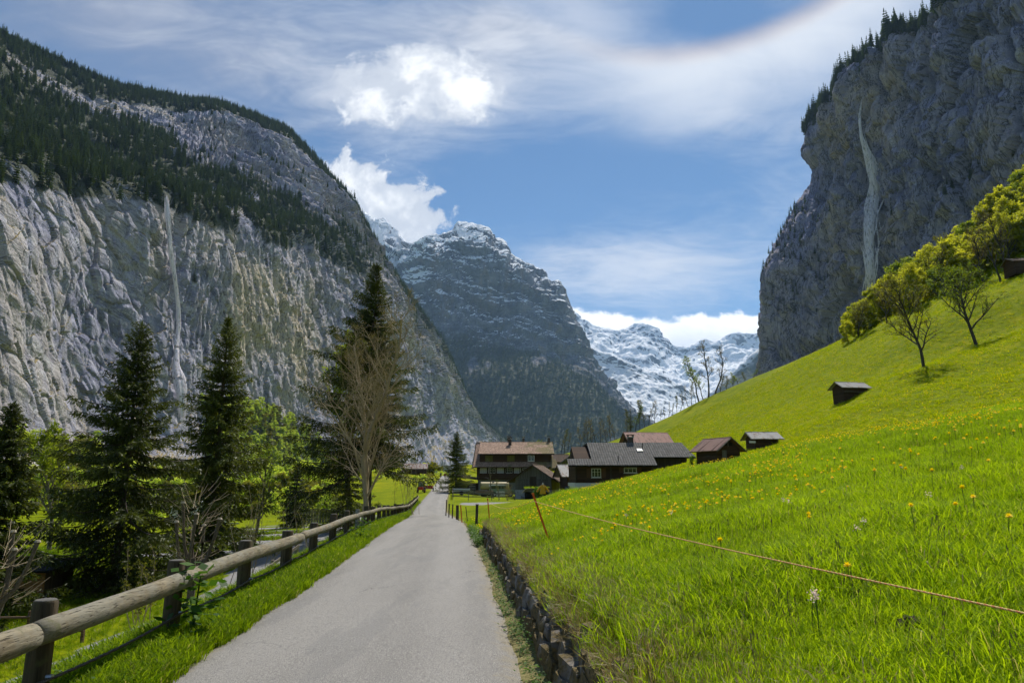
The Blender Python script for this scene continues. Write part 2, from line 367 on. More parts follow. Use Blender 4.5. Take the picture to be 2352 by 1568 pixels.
def ground_mat():
    m, n = newmat('meadow ground'); pos = n.n('ShaderNodeNewGeometry').outputs['Position']
    a = n.noise(pos, .05, 4., .6); b = n.noise(n.mapv(pos, (1, .45, 1), (0, 0, R(-12))), .45, 5., .65); c = n.noise(pos, 3.2, 5., .7); f = n.noise(pos, 26., 3., .6)
    col = n.mix(n.step(n.add(n.mul(a, .45), n.mul(b, .55)), .36, .64), (.100, .150, .002), (.195, .232, .002))
    col = n.mix(n.mul(n.step(c, .44, .66), .55), col, (.245, .262, .002))
    col = n.mix(n.mul(n.step(n.noise(pos, 1.3, 6., .7), .54, .70), .5), col, (.050, .100, .003))
    yel = n.mul(n.attr('yel'), n.step(n.noise(n.mapv(pos, (1, 1.6, 1)), .30, 6., .62), .47, .66))
    col = n.mix(n.mul(yel, .62), col, (.40, .34, .004))
    # strips of gravel and bare earth
    gv = n.step(n.add(n.attr('gravel'), n.mul(n.sub(c, .5), .9)), .35, .65)
    gcol = n.mix(n.noise(pos, 14., 4., .75), (.13, .13, .135), (.42, .41, .40))
    col = n.mix(gv, col, n.mix(n.step(c, .55, .75), gcol, (.17, .15, .10)))
    dt = n.step(n.add(n.attr('dirt'), n.mul(n.sub(f, .5), .8)), .45, .8)
    col = n.mix(n.mul(dt, .75), col, n.mix(f, (.11, .085, .05), (.32, .26, .16)))
    bp = n.n('ShaderNodeBump', {'Strength': .9, 'Distance': .16, 'Height': n.add(n.mul(c, .8), n.add(n.mul(f, .15), n.mul(b, 1.2)))})
    out(n, pbsdf(n, col, .9, bp.outputs[0], spec=.03)); return m
g = mobj('ground', npmesh('ground', np.stack([GX, GY, GZ], -1), grid_faces(*GX.shape), ground_mat(), True, {'gravel': GR, 'dirt': DIRT, 'yel': YEL}))
tag(g, 'green valley meadows rising steeply to the right of the road', kind='structure')
# ------------------------------------------------------------------ road
def road_mat():
    m, n = newmat('worn asphalt'); pos = n.n('ShaderNodeNewGeometry').outputs['Position']; s = n.attr('side')
    a = n.noise(n.mapv(pos, (1.5, .25, 1)), .8, 5., .6); sp = n.noise(pos, 95., 2., .75); sp2 = n.noise(pos, 40., 3., .7)
    col = n.mix(n.step(a, .3, .7), (.118, .112, .103), (.188, .179, .165))
    trk = n.step(n.m('ABSOLUTE', n.sub(n.m('ABSOLUTE', s), .52)), .30, .05)
    col = n.mix(n.mul(trk, .35), col, (.245, .232, .212))
    col = n.mix(n.step(sp, .42, .72), n.mix(n.step(sp2, .25, .55), (.07, .07, .072), col), (.38, .36, .33))
    crk = n.n('ShaderNodeTexVoronoi', {'Vector': n.vm('ADD', n.mapv(pos, (1, .5, 1)), n.vm('SCALE', n.noise(pos, 1.2, 4., .6, out=1), .9)), 'Scale': .42}, feature='DISTANCE_TO_EDGE').outputs[0]
    crk = n.mul(n.step(crk, .004, .001), n.step(n.noise(pos, .35, 2.), .52, .58))
    col = n.mix(n.mul(crk, .8), col, (.05, .05, .05))
    pat = n.step(n.noise(n.mapv(pos, (1.6, .22, 1), loc=(3, 7, 0)), .9, 4., .6), .56, .60)
    col = n.mix(n.mul(pat, .22), col, (.12, .12, .122))
    ed = n.step(n.add(n.m('ABSOLUTE', s), n.mul(n.sub(n.noise(pos, 5., 5., .75), .5), .55)), .86, 1.04)
    col = n.mix(n.mul(ed, .8), col, n.mix(sp2, (.12, .10, .065), (.34, .29, .19)))
    bp = n.n('ShaderNodeBump', {'Strength': .55, 'Distance': .012, 'Height': n.add(sp, n.mul(sp2, .8))})
    out(n, pbsdf(n, col, .82, bp.outputs[0], spec=.35)); return m
ry = np.concatenate([np.arange(-8, 40, .25), np.arange(40, 110, .6), np.arange(110, 272, 1.6)]); k = np.linspace(-1, 1, 15)
cx = road_x(ry); cz = road_z(ry); dxy = np.gradient(cx, ry); nrm = np.sqrt(1+dxy**2)
hl = 1.55+.09*perlin(np.stack([ry*.7, ry*0, ry*0], -1))+.06*perlin(np.stack([ry*2.3, ry*0+5, ry*0], -1)); hr = 1.55+.08*perlin(np.stack([ry*.6, ry*0+9, ry*0], -1))+.05*perlin(np.stack([ry*2.1, ry*0+15, ry*0], -1))
off = np.where(k[None] < 0, k[None]*hl[:, None], k[None]*hr[:, None])
RVX = cx[:, None]+off/nrm[:, None]; RVY = ry[:, None]-off*dxy[:, None]/nrm[:, None]; RVZ = cz[:, None]+.035*(1-k[None]**2)-.05*(np.abs(k[None]) > .99)+0*off
rd = mobj('road', npmesh('road', np.stack([RVX, RVY, RVZ], -1), grid_faces(*RVX.shape), road_mat(), True, {'side': np.broadcast_to(k[None], RVX.shape)}))
tag(rd, 'narrow worn grey asphalt lane running to the farm', kind='structure')
# ================================================================== rock walls
def sheet(cols, skeys, ns, nt, lev=None, tt=None):
    """cols: (K, L, 3) control points -> (nt, ns, 3) surface grid"""
    C = np.array(cols, float); K, L = C.shape[:2]; lev = np.arange(L) if lev is None else np.asarray(lev, float)
    ss = np.linspace(skeys[0], skeys[-1], ns); tt = np.linspace(lev[0], lev[-1], nt) if tt is None else tt
    A = pchip(skeys, C, ss); B = pchip(lev, A.transpose(1, 0, 2), tt)
    return B, ss, tt
def normals(G):
    du = np.gradient(G, axis=1); dv = np.gradient(G, axis=0); n = np.cross(du, dv); return n/np.maximum(np.linalg.norm(n, axis=-1, keepdims=True), 1e-9)
def rock_mat(name, kind):
    m, n = newmat(name); gm = n.n('ShaderNodeNewGeometry'); pos = gm.outputs['Position']; nz = n.xyz(gm.outputs['Normal'])[2]
    sc = {'left': 1., 'right': 1., 'peak': .22, 'snow': .14}[kind]
    p = n.vm('SCALE', pos, sc)
    a = n.noise(p, .012, 4., .65, .3); b = n.noise(p, .06, 6., .72, .4); f = n.noise(p, .35, 4., .7)
    warp = n.vm('ADD', p, n.vm('SCALE', n.noise(p, .02, 1., out=1), 22.))
    streak = n.noise(n.mapv(warp, (.11, .11, .011)), 1., 4., .68); streak2 = n.noise(n.mapv(warp, (.05, .05, .006), loc=(5, 2, 1)), 1., 3., .6)
    lay = n.noise(n.mapv(warp, (.008, .008, .14), (R(12), R(-24), 0)), 1., 4., .68)
    if kind in ('left', 'right'):
        px, py, pz = n.xyz(warp)[0:3]; al = n.add(n.mul(px, -.3), n.mul(py, .85)) if kind == 'left' else n.add(n.mul(px, -.38), n.mul(py, .92))
        lay = n.noise(n.cxyz(n.mul(n.add(pz, n.mul(al, .55)), .13), n.mul(n.sub(al, n.mul(pz, .55)), .012), 0.), 1., 5., .7)
        streak = n.noise(n.cxyz(n.mul(al, .14), n.mul(pz, .012), 4.), 1., 5., .7); streak2 = n.noise(n.cxyz(n.mul(al, .045), n.mul(pz, .006), 7.), 1., 3., .6)
        rib = n.attr('rib') if kind == 'left' else .8
        pat = n.mix(n.step(rib, .4, .95) if kind == 'left' else .8, lay, streak)
        col = n.mix(n.step(b, .36, .64), (.185, .190, .285), (.430, .430, .535))
        col = n.mix(n.mul(n.step(a, .42, .60), .5), col, (.48, .46, .50))
        tan = n.mul(n.step(streak2, .46, .60), n.step(a, .40, .54))
        if kind == 'right': tan = n.m('MAXIMUM', n.mul(tan, .35), n.mul(n.attr('ochre'), n.step(n.add(streak2, n.mul(b, .6)), .60, .84)))
        if kind == 'left': tan = n.m('MAXIMUM', n.mul(tan, .45), n.mul(n.attr('ochre'), n.step(n.add(streak2, n.mul(b, .6)), .56, .80)))
        col = n.mix(n.mul(tan,   .85 if kind == 'left' else .72), col, n.mix(b, (.42, .34, .22), (.70, .60, .43)))
        col = n.mix(n.mul(n.step(pat, .54, .67), .62), col, (.100, .108, .145))
        col = n.mix(n.mul(n.step(pat, .44, .34), .55), col, (.60, .60, .61))
        ck = n.step(n.m('ABSOLUTE', n.sub(pat, .5)), .022, .004); ck2 = n.mul(n.step(n.m('ABSOLUTE', n.sub(f, .5)), .03, .0), n.step(b, .4, .6))
        col = n.mix(n.mul(n.m('MAXIMUM', ck, ck2), .65 if kind == 'left' else .85), col, (.045, .048, .058))
        col = n.mix(n.mul(n.step(f, .56, .72), .45), col, (.70, .70, .71))
        vg = n.add(n.add(nz, n.mul(n.sub(b, .5), .7)), n.mul(n.sub(a, .5), .5))
        if kind == 'left':
            veg = n.step(vg, .62, .78); col = n.mix(n.mul(veg, .85), col, n.mix(n.step(f, .35, .65), (.095, .088, .022), (.34, .245, .075)))
            wd = n.step(n.add(n.attr('wood'), n.mul(n.sub(f, .5), .4)), .28, .62); col = n.mix(n.mul(wd, .92), col, n.mix(n.step(f, .3, .7), (.016, .026, .012), (.062, .072, .030)))
        else:
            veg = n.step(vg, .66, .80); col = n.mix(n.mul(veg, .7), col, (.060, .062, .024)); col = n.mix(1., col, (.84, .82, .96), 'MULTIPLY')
    else:
        col = n.mix(n.step(b, .36, .64), (.075, .085, .115), (.225, .232, .262))
        col = n.mix(n.mul(n.step(streak, .54, .64), .6), col, (.050, .052, .062))
        col = n.mix(n.mul(n.step(streak2, .54, .64), .45), col, (.25, .190, .135))
        col = n.mix(n.mul(n.m('MAXIMUM', n.step(n.m('ABSOLUTE', n.sub(streak, .5)), .02, .004), n.step(n.m('ABSOLUTE', n.sub(lay, .5)), .018, .004)), .6), col, (.035, .038, .050))
        wd = n.attr('wood'); col = n.mix(wd, col, n.mix(n.step(f, .4, .62), (.022, .030, .014), (.075, .080, .035)))
        z = n.xyz(pos)[2]
        if kind == 'peak':
            sn = n.add(n.add(n.mul(nz, 1.25), n.mul(n.sub(z, 1050.), .00085)), n.add(n.mul(n.sub(b, .5), .55), n.mul(n.sub(lay, .5), .9)))
            sn = n.mul(n.step(n.add(sn, n.mul(n.attr('snowf'), .66)), .72, .82), n.step(z, 560., 760.))
        else:
            sn = n.step(n.add(n.add(n.mul(nz, .75), n.mul(n.sub(b, .5), 1.15)), n.add(n.mul(n.sub(lay, .5), .7), n.add(n.mul(n.sub(f, .5), .35), n.mul(n.sub(z, 500.), .00012)))), .27, .38)
            sn = n.mul(sn, n.sub(1., wd))
        col = n.mix(sn, col, (.86, .88, .91))
    hgt = n.add(n.add(n.mul(b, .8), n.mul(f, .9)), n.mul(lay, .5))
    bp = n.n('ShaderNodeBump', {'Strength': .85, 'Distance': {'left': 1.6, 'right': 1.6, 'peak': 7., 'snow': 14.}[kind], 'Height': hgt})
    out(n, pbsdf(n, col, .88, bp.outputs[0], spec=.15)); return m
# ------------------------------------------------------------------ left wall of the valley
LK = [-450, 0, 200, 380, 540, 640, 740, 800, 880, 960, 1040, 1100, 1150, 1210]
LT = {-900: [(1135,150),(990,170),(560,215),(480,240),(260,330),(20,420),(-40,700)],
 -450: [(1135,215),(985,240),(480,305),(400,330),(200,450),(0,560),(-40,900)],
 0: [(1135,285),(985,330),(400,425),(335,460),(200,620),(92,760),(95,1200)],
 200: [(1135,375),(978,420),(430,500),(385,540),(280,720),(190,860),(200,1300)],
 380: [(1135,450),(972,490),(452,565),(405,640),(308,830),(236,980),(250,1500)],
 540: [(1135,545),(965,590),(512,655),(440,760),(312,930),(258,1060),(275,1600)],
 640: [(1135,640),(962,680),(545,745),(470,850),(342,1000),(298,1120),(320,1700)],
 740: [(1135,760),(972,800),(552,865),(505,930),(432,1060),(398,1180),(430,1800)],
 800: [(1135,860),(980,900),(600,970),(545,1040),(492,1150),(460,1250),(500,1900)],
 880: [(1135,1030),(975,1080),(685,1180),(645,1250),(610,1330),(588,1400),(640,2000)],
 960: [(1135,1270),(965,1350),(795,1430),(765,1480),(730,1540),(710,1600),(760,2200)],
 1040: [(1135,1570),(965,1650),(895,1720),(875,1760),(858,1800),(842,1850),(890,2400)],
 1100: [(1135,1850),(1005,1930),(972,1970),(962,1990),(955,2020),(950,2050),(980,2500)],
 1150: [(1135,2050),(1045,2100),(1025,2130),(1018,2150),(1010,2170),(1003,2200),(1020,2600)],
 1210: [(1135,2250),(1080,2300),(1072,2330),(1066,2350),(1060,2380),(1055,2400),(1060,2700)]}
def steep(L):                                                       # the lower cliff stands nearly upright
    (v0, y0), (v1, y1), (v2, y2), (v3, y3) = L[:4]; return [L[0], (v1, y1), (v2, y1+.36*(y2-y1)), (v3, y3-.25*(y3-y2))]+L[4:]
cols = [[at(u, v, Y) for v, Y in steep(LT[u])] for u in LK]
LG, Ls, Lt = sheet(cols, LK, 760, 0, [0, .45, 2, 2.5, 3.8, 5, 5.6], np.concatenate([np.linspace(0, .45, 36)[:-1], np.linspace(.45, 2, 210)[:-1], np.linspace(2, 2.5, 46)[:-1], np.linspace(2.5, 3.8, 84)[:-1], np.linspace(3.8, 5, 60)[:-1], np.linspace(5, 5.6, 8)]))
LN = normals(LG); LN *= np.sign(-(LN*(LG-np.array([0, 0, EYE]))).sum(-1).mean())
X, Y, Z = LG[..., 0], LG[..., 1], LG[..., 2]; lev = Lt[:, None]+0*X; us = Ls[None]+0*X
al = Y*.85-X*.3                                                    # runs along the wall
cliff = sstep(lev, .25, .6)*sstep(lev, 2.25, 1.9)+.85*sstep(lev, 2.6, 3.0)*sstep(lev, 4.7, 4.1)*sstep(us, 330, 520)
rib = .40+.60*sstep(us, 380, 540)                                          # strata on the left, flutes on the right
P3 = LG/150.
disp = 20*fbm(LG/230., 3)+(9-5*cliff)*fbm(LG/70., 4)
wob = 70*fbm(LG/210.+5, 3)+26*fbm(LG/60.+15, 3); st = (Z+.55*al+wob)/52.; saw = (st % 1); saw = np.where(saw < .8, saw/.8, (1-saw)/.2)
st2 = (Z+.62*al+.8*wob+12*fbm(LG/40.+9, 3))/17.; saw2 = (st2 % 1); saw2 = np.where(saw2 < .75, saw2/.75, (1-saw2)/.25)
am = np.clip(.75+1.3*fbm(LG/90.+61, 3), .05, 1.8); disp += cliff*(1-.85*rib)*am*(-4.*saw-1.2*saw2*np.clip(.8+1.6*fbm(LG/55.+77, 2), 0, 2)+5)
fl = fbm(np.stack([al/26., Z/170., X*0], -1)+3, 4, .55, True); disp += cliff*rib*(3.6*fl-1)
hs = ((Z+10*fbm(LG/90.+2, 3))/46.) % 1; disp += cliff*rib*-1.4*np.where(hs < .85, hs/.85, (1-hs)/.15)
sc_ = Z+.55*al+.6*wob; lc_ = al-.55*Z                                # blocks lie along the strata
for k_, amp in ((60., 5.5), (21., 5.5), (9., 3.2)):
    cr = np.stack([sc_/k_*1.25, lc_/k_*.5, X/k_*.6], -1); cv = np.stack([al/k_*1.35, (Z+.45*al*(1-rib))/k_*(.38+.35*(1-rib)), X/k_*.6], -1)
    r_, t_, e_ = worley(cv+k_); disp += (.25+.75*cliff)*(1-.45*sstep(lev, 2.2, 1.9))*(1-.35*rib*sstep(lev, 2.2, 1.9))*amp*((r_-.5)+1.3*t_-.55*sstep(e_, .16, .0))
disp += cliff*1.4*fbm(LG/11., 3, .6)
disp += (1-cliff)*3.5*fbm(LG/28., 4, .55, True)
disp *= np.clip(Y/650., .55, 1.6)*sstep(lev, 0, .15)*(1-.55*sstep(lev, 4.5, 5.0))
LG = LG+LN*disp[..., None]; LN2 = normals(LG); LN2 *= np.sign((LN2*LN).sum(-1, keepdims=True))
# how wooded each spot is
nn = fbm(LG/85.+31, 4); sl = LN2[..., 2]
wood = np.clip(sstep(lev, 1.82, 2.05)*sstep(lev, 3.0, 2.65)*sstep(us, 900, 780)+sstep(lev, 1.9, 2.2)*sstep(lev, 4.6, 3.6)*sstep(us, 470, 300)
      +sstep(lev, 4.55, 4.85)+sstep(us, 760, 900)*sstep(lev, 3.4, 4.3)*.8+.3*sstep(lev, 1.6, 1.95)*sstep(us, 300, 0)*sstep(sl, .55, .8), 0, 1)
wood *= sstep(nn+.5*(sl-.45), -.40, -.10); wood = np.maximum(wood, .8*sstep(sl+.8*nn, .85, 1.05)*sstep(lev, .5, 1.)*.6)
LWOOD = wood; nn2 = fbm(LG/120.+51, 3); ochre = rib*sstep(us, 500, 560)*sstep(us, 800, 690)*sstep(lev, .5, .8)*sstep(lev, 1.9, 1.65)*sstep(nn2, -.35, .1)
lw = mobj('valley_cliff_left', npmesh('valley_cliff_left', LG, grid_faces(*X.shape), rock_mat('left cliff limestone', 'left'), False, {'wood': wood, 'rib': rib, 'ochre': ochre}))
tag(lw, 'tall grey limestone cliff with forest ledges on the left', 'cliff', kind='structure')
# ------------------------------------------------------------------ right wall of the valley
rim = [(1856, 300, 850), (1885, 245, 800), (1920, 205, 765), (1955, 172, 735), (2020, 100, 685), (2100, 40, 630), (2240, -45, 555), (2352, -110, 505), (2650, -260, 420), (3300, -500, 330), (4600, -900, 250)]
edge = [(1720, 930, 850), (1746, 868, 850), (1762, 770, 850), (1757, 690, 850), (1763, 640, 850), (1800, 570, 850), (1846, 475, 850), (1872, 425, 850), (1876, 385, 850), (1853, 335, 850), (1860, 296, 850)]
tl = [0, .07, .2, .32, .40, .52, .68, .77, .84, .93, 1.0]
cols = []; keys = []
bk = [at(u+150, v+ (10 if i > 8 else 0), 1250) for i, (u, v, y) in enumerate(edge)]; cols.append(bk+[at(2060, 290, 1400)]); keys.append(-1.0)
cols.append([at(*e) for e in edge]+[at(1920, 288, 1150)]); keys.append(0)
for i, (u, v, y) in enumerate(rim[1:]):
    t = np.array(at(u, v, y)); nrm_ = np.array([-.90, -.42, 0]); c = []
    for f in tl:
        z = -5+(t[2]+5)*f; o = 46*(1-f)**1.2-16*math.exp(-((f-.80)/.08)**2)*max(0, 1-i*.25)
        c.append((t[0]+nrm_[0]*o, t[1]+nrm_[1]*o, z))
    c.append((t[0]+190, t[1]+90, t[2]+70)); cols.append(c); keys.append([.35, .75, 1.15, 1.9, 2.8, 4.1, 5.1, 6.6, 8.4, 10.][i])
RG, Rs, Rt = sheet(cols, keys, 520, 400, tl+[1.18])
RN = normals(RG); RN *= np.sign(-(RN*(RG-np.array([0, 0, EYE]))).sum(-1).mean())
X, Y, Z = RG[..., 0], RG[..., 1], RG[..., 2]; lev = Rt[:, None]+0*X; ks = Rs[None]+0*X; al = Y*.92-X*.38
disp = 20*fbm(RG/190.+41, 3)*sstep(ks, 0., .8)+7*fbm(RG/60.+11, 4)
fl = fbm(np.stack([al/30., Z/210., X*0], -1)+13, 4, .55, True); disp += 8.5*fl*sstep(lev, 1.0, .9)
st = (Z+.30*al+26*fbm(RG/120.+5, 3))/44.; saw = st % 1; disp -= 4.*np.where(saw < .82, saw/.82, (1-saw)/.18)
disp += 2.*fbm(RG/16.+3, 3, .6)
for k_, amp in ((48., 9.), (18., 4.6), (8., 2.0)):
    r_, t_, e_ = worley(np.stack([(al+.12*Z)/k_*1.2, (Z-.2*al)/k_*.45, X/k_*.6], -1)+k_); disp += 1.5*amp*((r_-.5)+1.3*t_-.6*sstep(e_, .16, .0))
gul = al-np.interp(Z, [0, 200, 420, 600], [at(2000, 690, 700)[1]*.92-at(2000, 690, 700)[0]*.38]*4)
disp *= sstep(lev, -.02, .06)*np.where(ks < .5, .40+.6*sstep(ks, 0.1, .5), 1)
RG = RG+RN*disp[..., None]; RN2 = normals(RG); RN2 *= np.sign((RN2*RN).sum(-1, keepdims=True))
och = sstep(ks, .1, .5)*sstep(ks, 2.9, 1.7)*sstep(lev, .35, .6)*sstep(lev, 1.02, .95)*sstep(fbm(RG/110.+7, 3), -.3, .15)+.5*sstep(ks, .6, .2)*sstep(lev, .6, .4)
rw_ = mobj('valley_cliff_right', npmesh('valley_cliff_right', RG, grid_faces(*X.shape), rock_mat('right cliff limestone', 'right'), False, {'ochre': och}))
tag(rw_, 'sheer shaded limestone cliff with conifers along its rim', 'cliff', kind='structure')
# ------------------------------------------------------------------ the dark peak closing the valley
sky = [(800,470),(853,499),(881,503),(911,538),(931,555),(954,556),(998,539),(1038,527),(1055,513),(1075,514),(1118,521),(1133,545),(1161,558),(1171,583),(1198,597),(1228,615),(1252,622),(1265,650),(1280,641),(1291,662),(1311,705),(1331,745),(1351,792),(1371,852),(1401,878),(1448,933),(1500,985),(1600,1070)]
def pk(u, v):
    r = np.clip((u-1350)/120., 0, 1); ff = np.clip((970-u)/60., 0, 1)
    foot = 1080; mid = np.interp(u, [800, 1000, 1100, 1250, 1371, 1450, 1600], [800, 830, 800, 815, 870, 945, 1075]); up = np.interp(u, [800, 960, 985, 1371, 1600], [720, 690, 600, v+10, v+5])
    yb = 4100-500*r+500*ff
    sh = v+.16*(mid-v); lo = v+.55*(mid-v)
    return [at(u, foot+12, 2500), at(u, 1020 if mid < 960 else mid+40, 2780), at(u, min(mid+60, foot-20) if mid < 1000 else mid+20, 3150), at(u, mid, 3420-250*r), at(u, lo, 3560-250*r+260*ff), at(u, sh, 3640-250*r+520*ff), at(u, v+.06*(mid-v), 3860-300*r+560*ff), at(u, v, 4000-400*r+600*ff), at(u, v+25, 4700)]
cols = [pk(u, v) for u, v in sky]
PG, Ps, Pt = sheet(cols, [s[0] for s in sky], 420, 300)
PN = normals(PG); PN *= np.sign(-(PN*(PG-np.array([0, 0, EYE]))).sum(-1).mean())
X, Y, Z = PG[..., 0], PG[..., 1], PG[..., 2]; lev = Pt[:, None]+0*X; us = Ps[None]+0*X
rk = sstep(lev, 2.6, 3.3)
dmp = 1-.9*sstep(lev, 5.0, 6.7); disp = (70*fbm(PG/700.+3, 3)+(rk*38+14)*fbm(PG/210.+8, 4))*dmp
disp += rk*30*fbm(np.stack([X/85., Z/800., Y/600.], -1)+2, 4, .55, True)
pam = np.clip(.5+1.6*fbm(PG/330.+71, 3), 0, 1.6); tz = ((Z+.28*X+170*fbm(PG/480.+5, 3))/150.) % 1; disp -= rk*pam*52*np.where(tz < .75, tz/.75, (1-tz)/.25)
tz = ((Z+.20*X+80*fbm(PG/230.+7, 3))/55.) % 1; disp -= rk*pam*13*np.where(tz < .75, tz/.75, (1-tz)/.25)
disp += 12*fbm(PG/48., 4, .6, True)
r_, t_, e_ = worley(np.stack([X/90., Z/60., Y/120.], -1)); disp += rk*(15*(r_-.5)+17*t_-6*sstep(e_, .15, 0)); disp *= sstep(lev, 0, .3)*(1-.6*sstep(lev, 6.3, 7.))
PG = PG+PN*disp[..., None]
snowf = np.clip(sstep(us, 992, 972)*sstep(lev, 4.0, 4.7)+.9*np.exp(-((us-1062)/42.)**2)*sstep(lev, 5.0, 5.5)*sstep(lev, 6.8, 6.5)+.10*sstep(lev, 6.0, 6.6)*sstep(us, 1260, 1180), 0, 1)
nn = fbm(PG/260.+20, 4); wood = sstep(lev+1.1*nn, 3.25, 2.75)*sstep(nn-.9*fbm(PG/np.array([120., 400, 600])+3, 3), -.55, -.25); wood = np.maximum(wood, sstep(lev+1.5*nn, 3.9, 3.5)*sstep(us, 1180, 1050)*sstep(lev, 2.5, 3.))
PWOOD = wood; PLEV = lev
pm = mobj('rocky_peak', npmesh('rocky_peak', PG, grid_faces(*X.shape), rock_mat('dark peak rock', 'peak'), False, {'wood': wood, 'snowf': snowf}))
tag(pm, 'dark rocky mountain with snow ledges closing the valley', 'mountain', kind='structure')
# ------------------------------------------------------------------ snow mountains behind
def snow_range(name, label, sky, Y0, Y1, foot, seed, amp, wood_v=None, ns=320, nt=240):
    cols = [[at(u, foot, Y0), at(u, foot-.30*(foot-v), Y0+.35*(Y1-Y0)), at(u, foot-.62*(foot-v), Y0+.68*(Y1-Y0)), at(u, v+.12*(foot-v), Y0+.9*(Y1-Y0)), at(u, v, Y1), at(u, v+30, Y1*1.06)] for u, v in sky]
    G, s_, t_ = sheet(cols, [s[0] for s in sky], ns, nt); N = normals(G); N *= np.sign(-(N*(G-np.array([0, 0, EYE]))).sum(-1).mean()); lev = t_[:, None]+0*G[..., 0]
    d = amp*(1.6*fbm(G/1100.+seed, 3)+1.25*fbm(G/np.array([420., 700, 420])+seed, 5, .55, True)+.35*fbm(G/110.+seed, 4, .6, True))*sstep(lev, 0, .5)*(1-.6*sstep(lev, 3.6, 4.1))
    G = G+N*d[..., None]; wv = np.zeros(lev.shape)
    if wood_v is not None: wv = sstep(lev+1.1*fbm(G/200.+4, 4), wood_v+.35, wood_v-.2)
    return tag(mobj(name, npmesh(name, G, grid_faces(*lev.shape), SNOWM, True, {'wood': wv})), label, 'mountain', kind='structure'), G
SNOWM = rock_mat('snow and rock', 'snow')
snow_range('snow_mountain', 'broad snow covered mountain half hidden in cloud', [(1180, 690), (1290, 700), (1345, 742), (1385, 748), (1420, 765), (1455, 748), (1490, 756), (1520, 782), (1540, 800), (1580, 806), (1620, 792), (1650, 795), (1690, 778), (1740, 782), (1790, 792), (1900, 780)], 5300, 7600, 985, 3, 75)
snow_range('snow_ridge', 'lower snow slope falling behind the dark peak', [(1200, 690), (1330, 790), (1380, 812), (1440, 838), (1500, 862), (1560, 895), (1620, 925), (1680, 940), (1800, 950)], 4600, 5500, 1020, 9, 42, .35)
snow_range('dark_ridge', 'small dark wooded ridge below the snow', [(1560, 960), (1640, 905), (1680, 868), (1705, 842), (1740, 812), (1790, 770), (1850, 720)], 3900, 4500, 980, 21, 30, 3.1, 160, 120)
# ================================================================== plants
def leaf_quads(P, D, U, L, W, tint):
    """rhombic leaves: P base, D direction, U any side vector"""
    P = np.asarray(P, float); D = D/np.maximum(np.linalg.norm(D, axis=1, keepdims=True), 1e-9); S = np.cross(D, U); S /= np.maximum(np.linalg.norm(S, axis=1, keepdims=True), 1e-9)
    L = np.asarray(L)[:, None]; W = np.asarray(W)[:, None]; N = len(P)
    V = np.stack([P, P+D*L*.5+S*W*.5, P+D*L, P+D*L*.5-S*W*.5], 1).reshape(-1, 3)
    return V, np.arange(N*4).reshape(N, 4), np.repeat(np.asarray(tint), 4)
def segs(P0, P1, R0, R1, sides=4):
    P0, P1 = np.asarray(P0, float), np.asarray(P1, float); d = P1-P0; d /= np.maximum(np.linalg.norm(d, axis=1, keepdims=True), 1e-9)
    a = np.where(np.abs(d[:, 2:3]) < .9, [[0, 0, 1.]], [[1., 0, 0]]); e1 = np.cross(d, a); e1 /= np.linalg.norm(e1, axis=1, keepdims=True); e2 = np.cross(d, e1)
    t = np.arange(sides)*2*math.pi/sides; c = e1[:, None]*np.cos(t)[None, :, None]+e2[:, None]*np.sin(t)[None, :, None]
    V = np.concatenate([P0[:, None]+c*np.asarray(R0)[:, None, None], P1[:, None]+c*np.asarray(R1)[:, None, None]], 1).reshape(-1, 3)
    b = (np.arange(len(P0))*2*sides)[:, None, None]; k = np.arange(sides); kk = (k+1) % sides
    F = (b+np.stack([k, kk, kk+sides, k+sides], 1)[None]).reshape(-1, 4)
    return V, F
M_BARK = plain('spruce bark', (.075, .058, .045), .9, .35, 4., stretch=(3, 3, .6), bump=.8)
M_BARKG = plain('grey bark', (.15, .13, .105), .9, .35, 5., stretch=(3, 3, .5), bump=.8)
M_BARKP = plain('lichened bark', (.115, .092, .066), .95, .6, 9., stretch=(2, 2, .7), bump=1., dirt=(.20, .19, .13))
M_TWIG = plain('pale twigs', (.33, .26, .165), .85, .35, 2.)
M_BARKD = plain('dark wet bark', (.055, .047, .040), .9, .3, 4.)
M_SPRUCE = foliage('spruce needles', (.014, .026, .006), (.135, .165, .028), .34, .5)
M_SPRUCE2 = foliage('far conifer needles', (.018, .042, .018), (.085, .125, .042), .25, .7)
M_LIME = foliage('young beech leaves', (.22, .27, .014), (.60, .61, .05), .64)
M_LIME2 = foliage('fresh birch leaves', (.10, .165, .012), (.30, .37, .03), .55)
M_OLIVE = foliage('sparse spring leaves', (.075, .09, .015), (.26, .26, .04), .5)
M_WEED = foliage('weed leaves', (.030, .085, .008), (.11, .23, .020), .45)
M_DULL = foliage('budding twigs', (.09, .075, .022), (.26, .22, .06), .4)
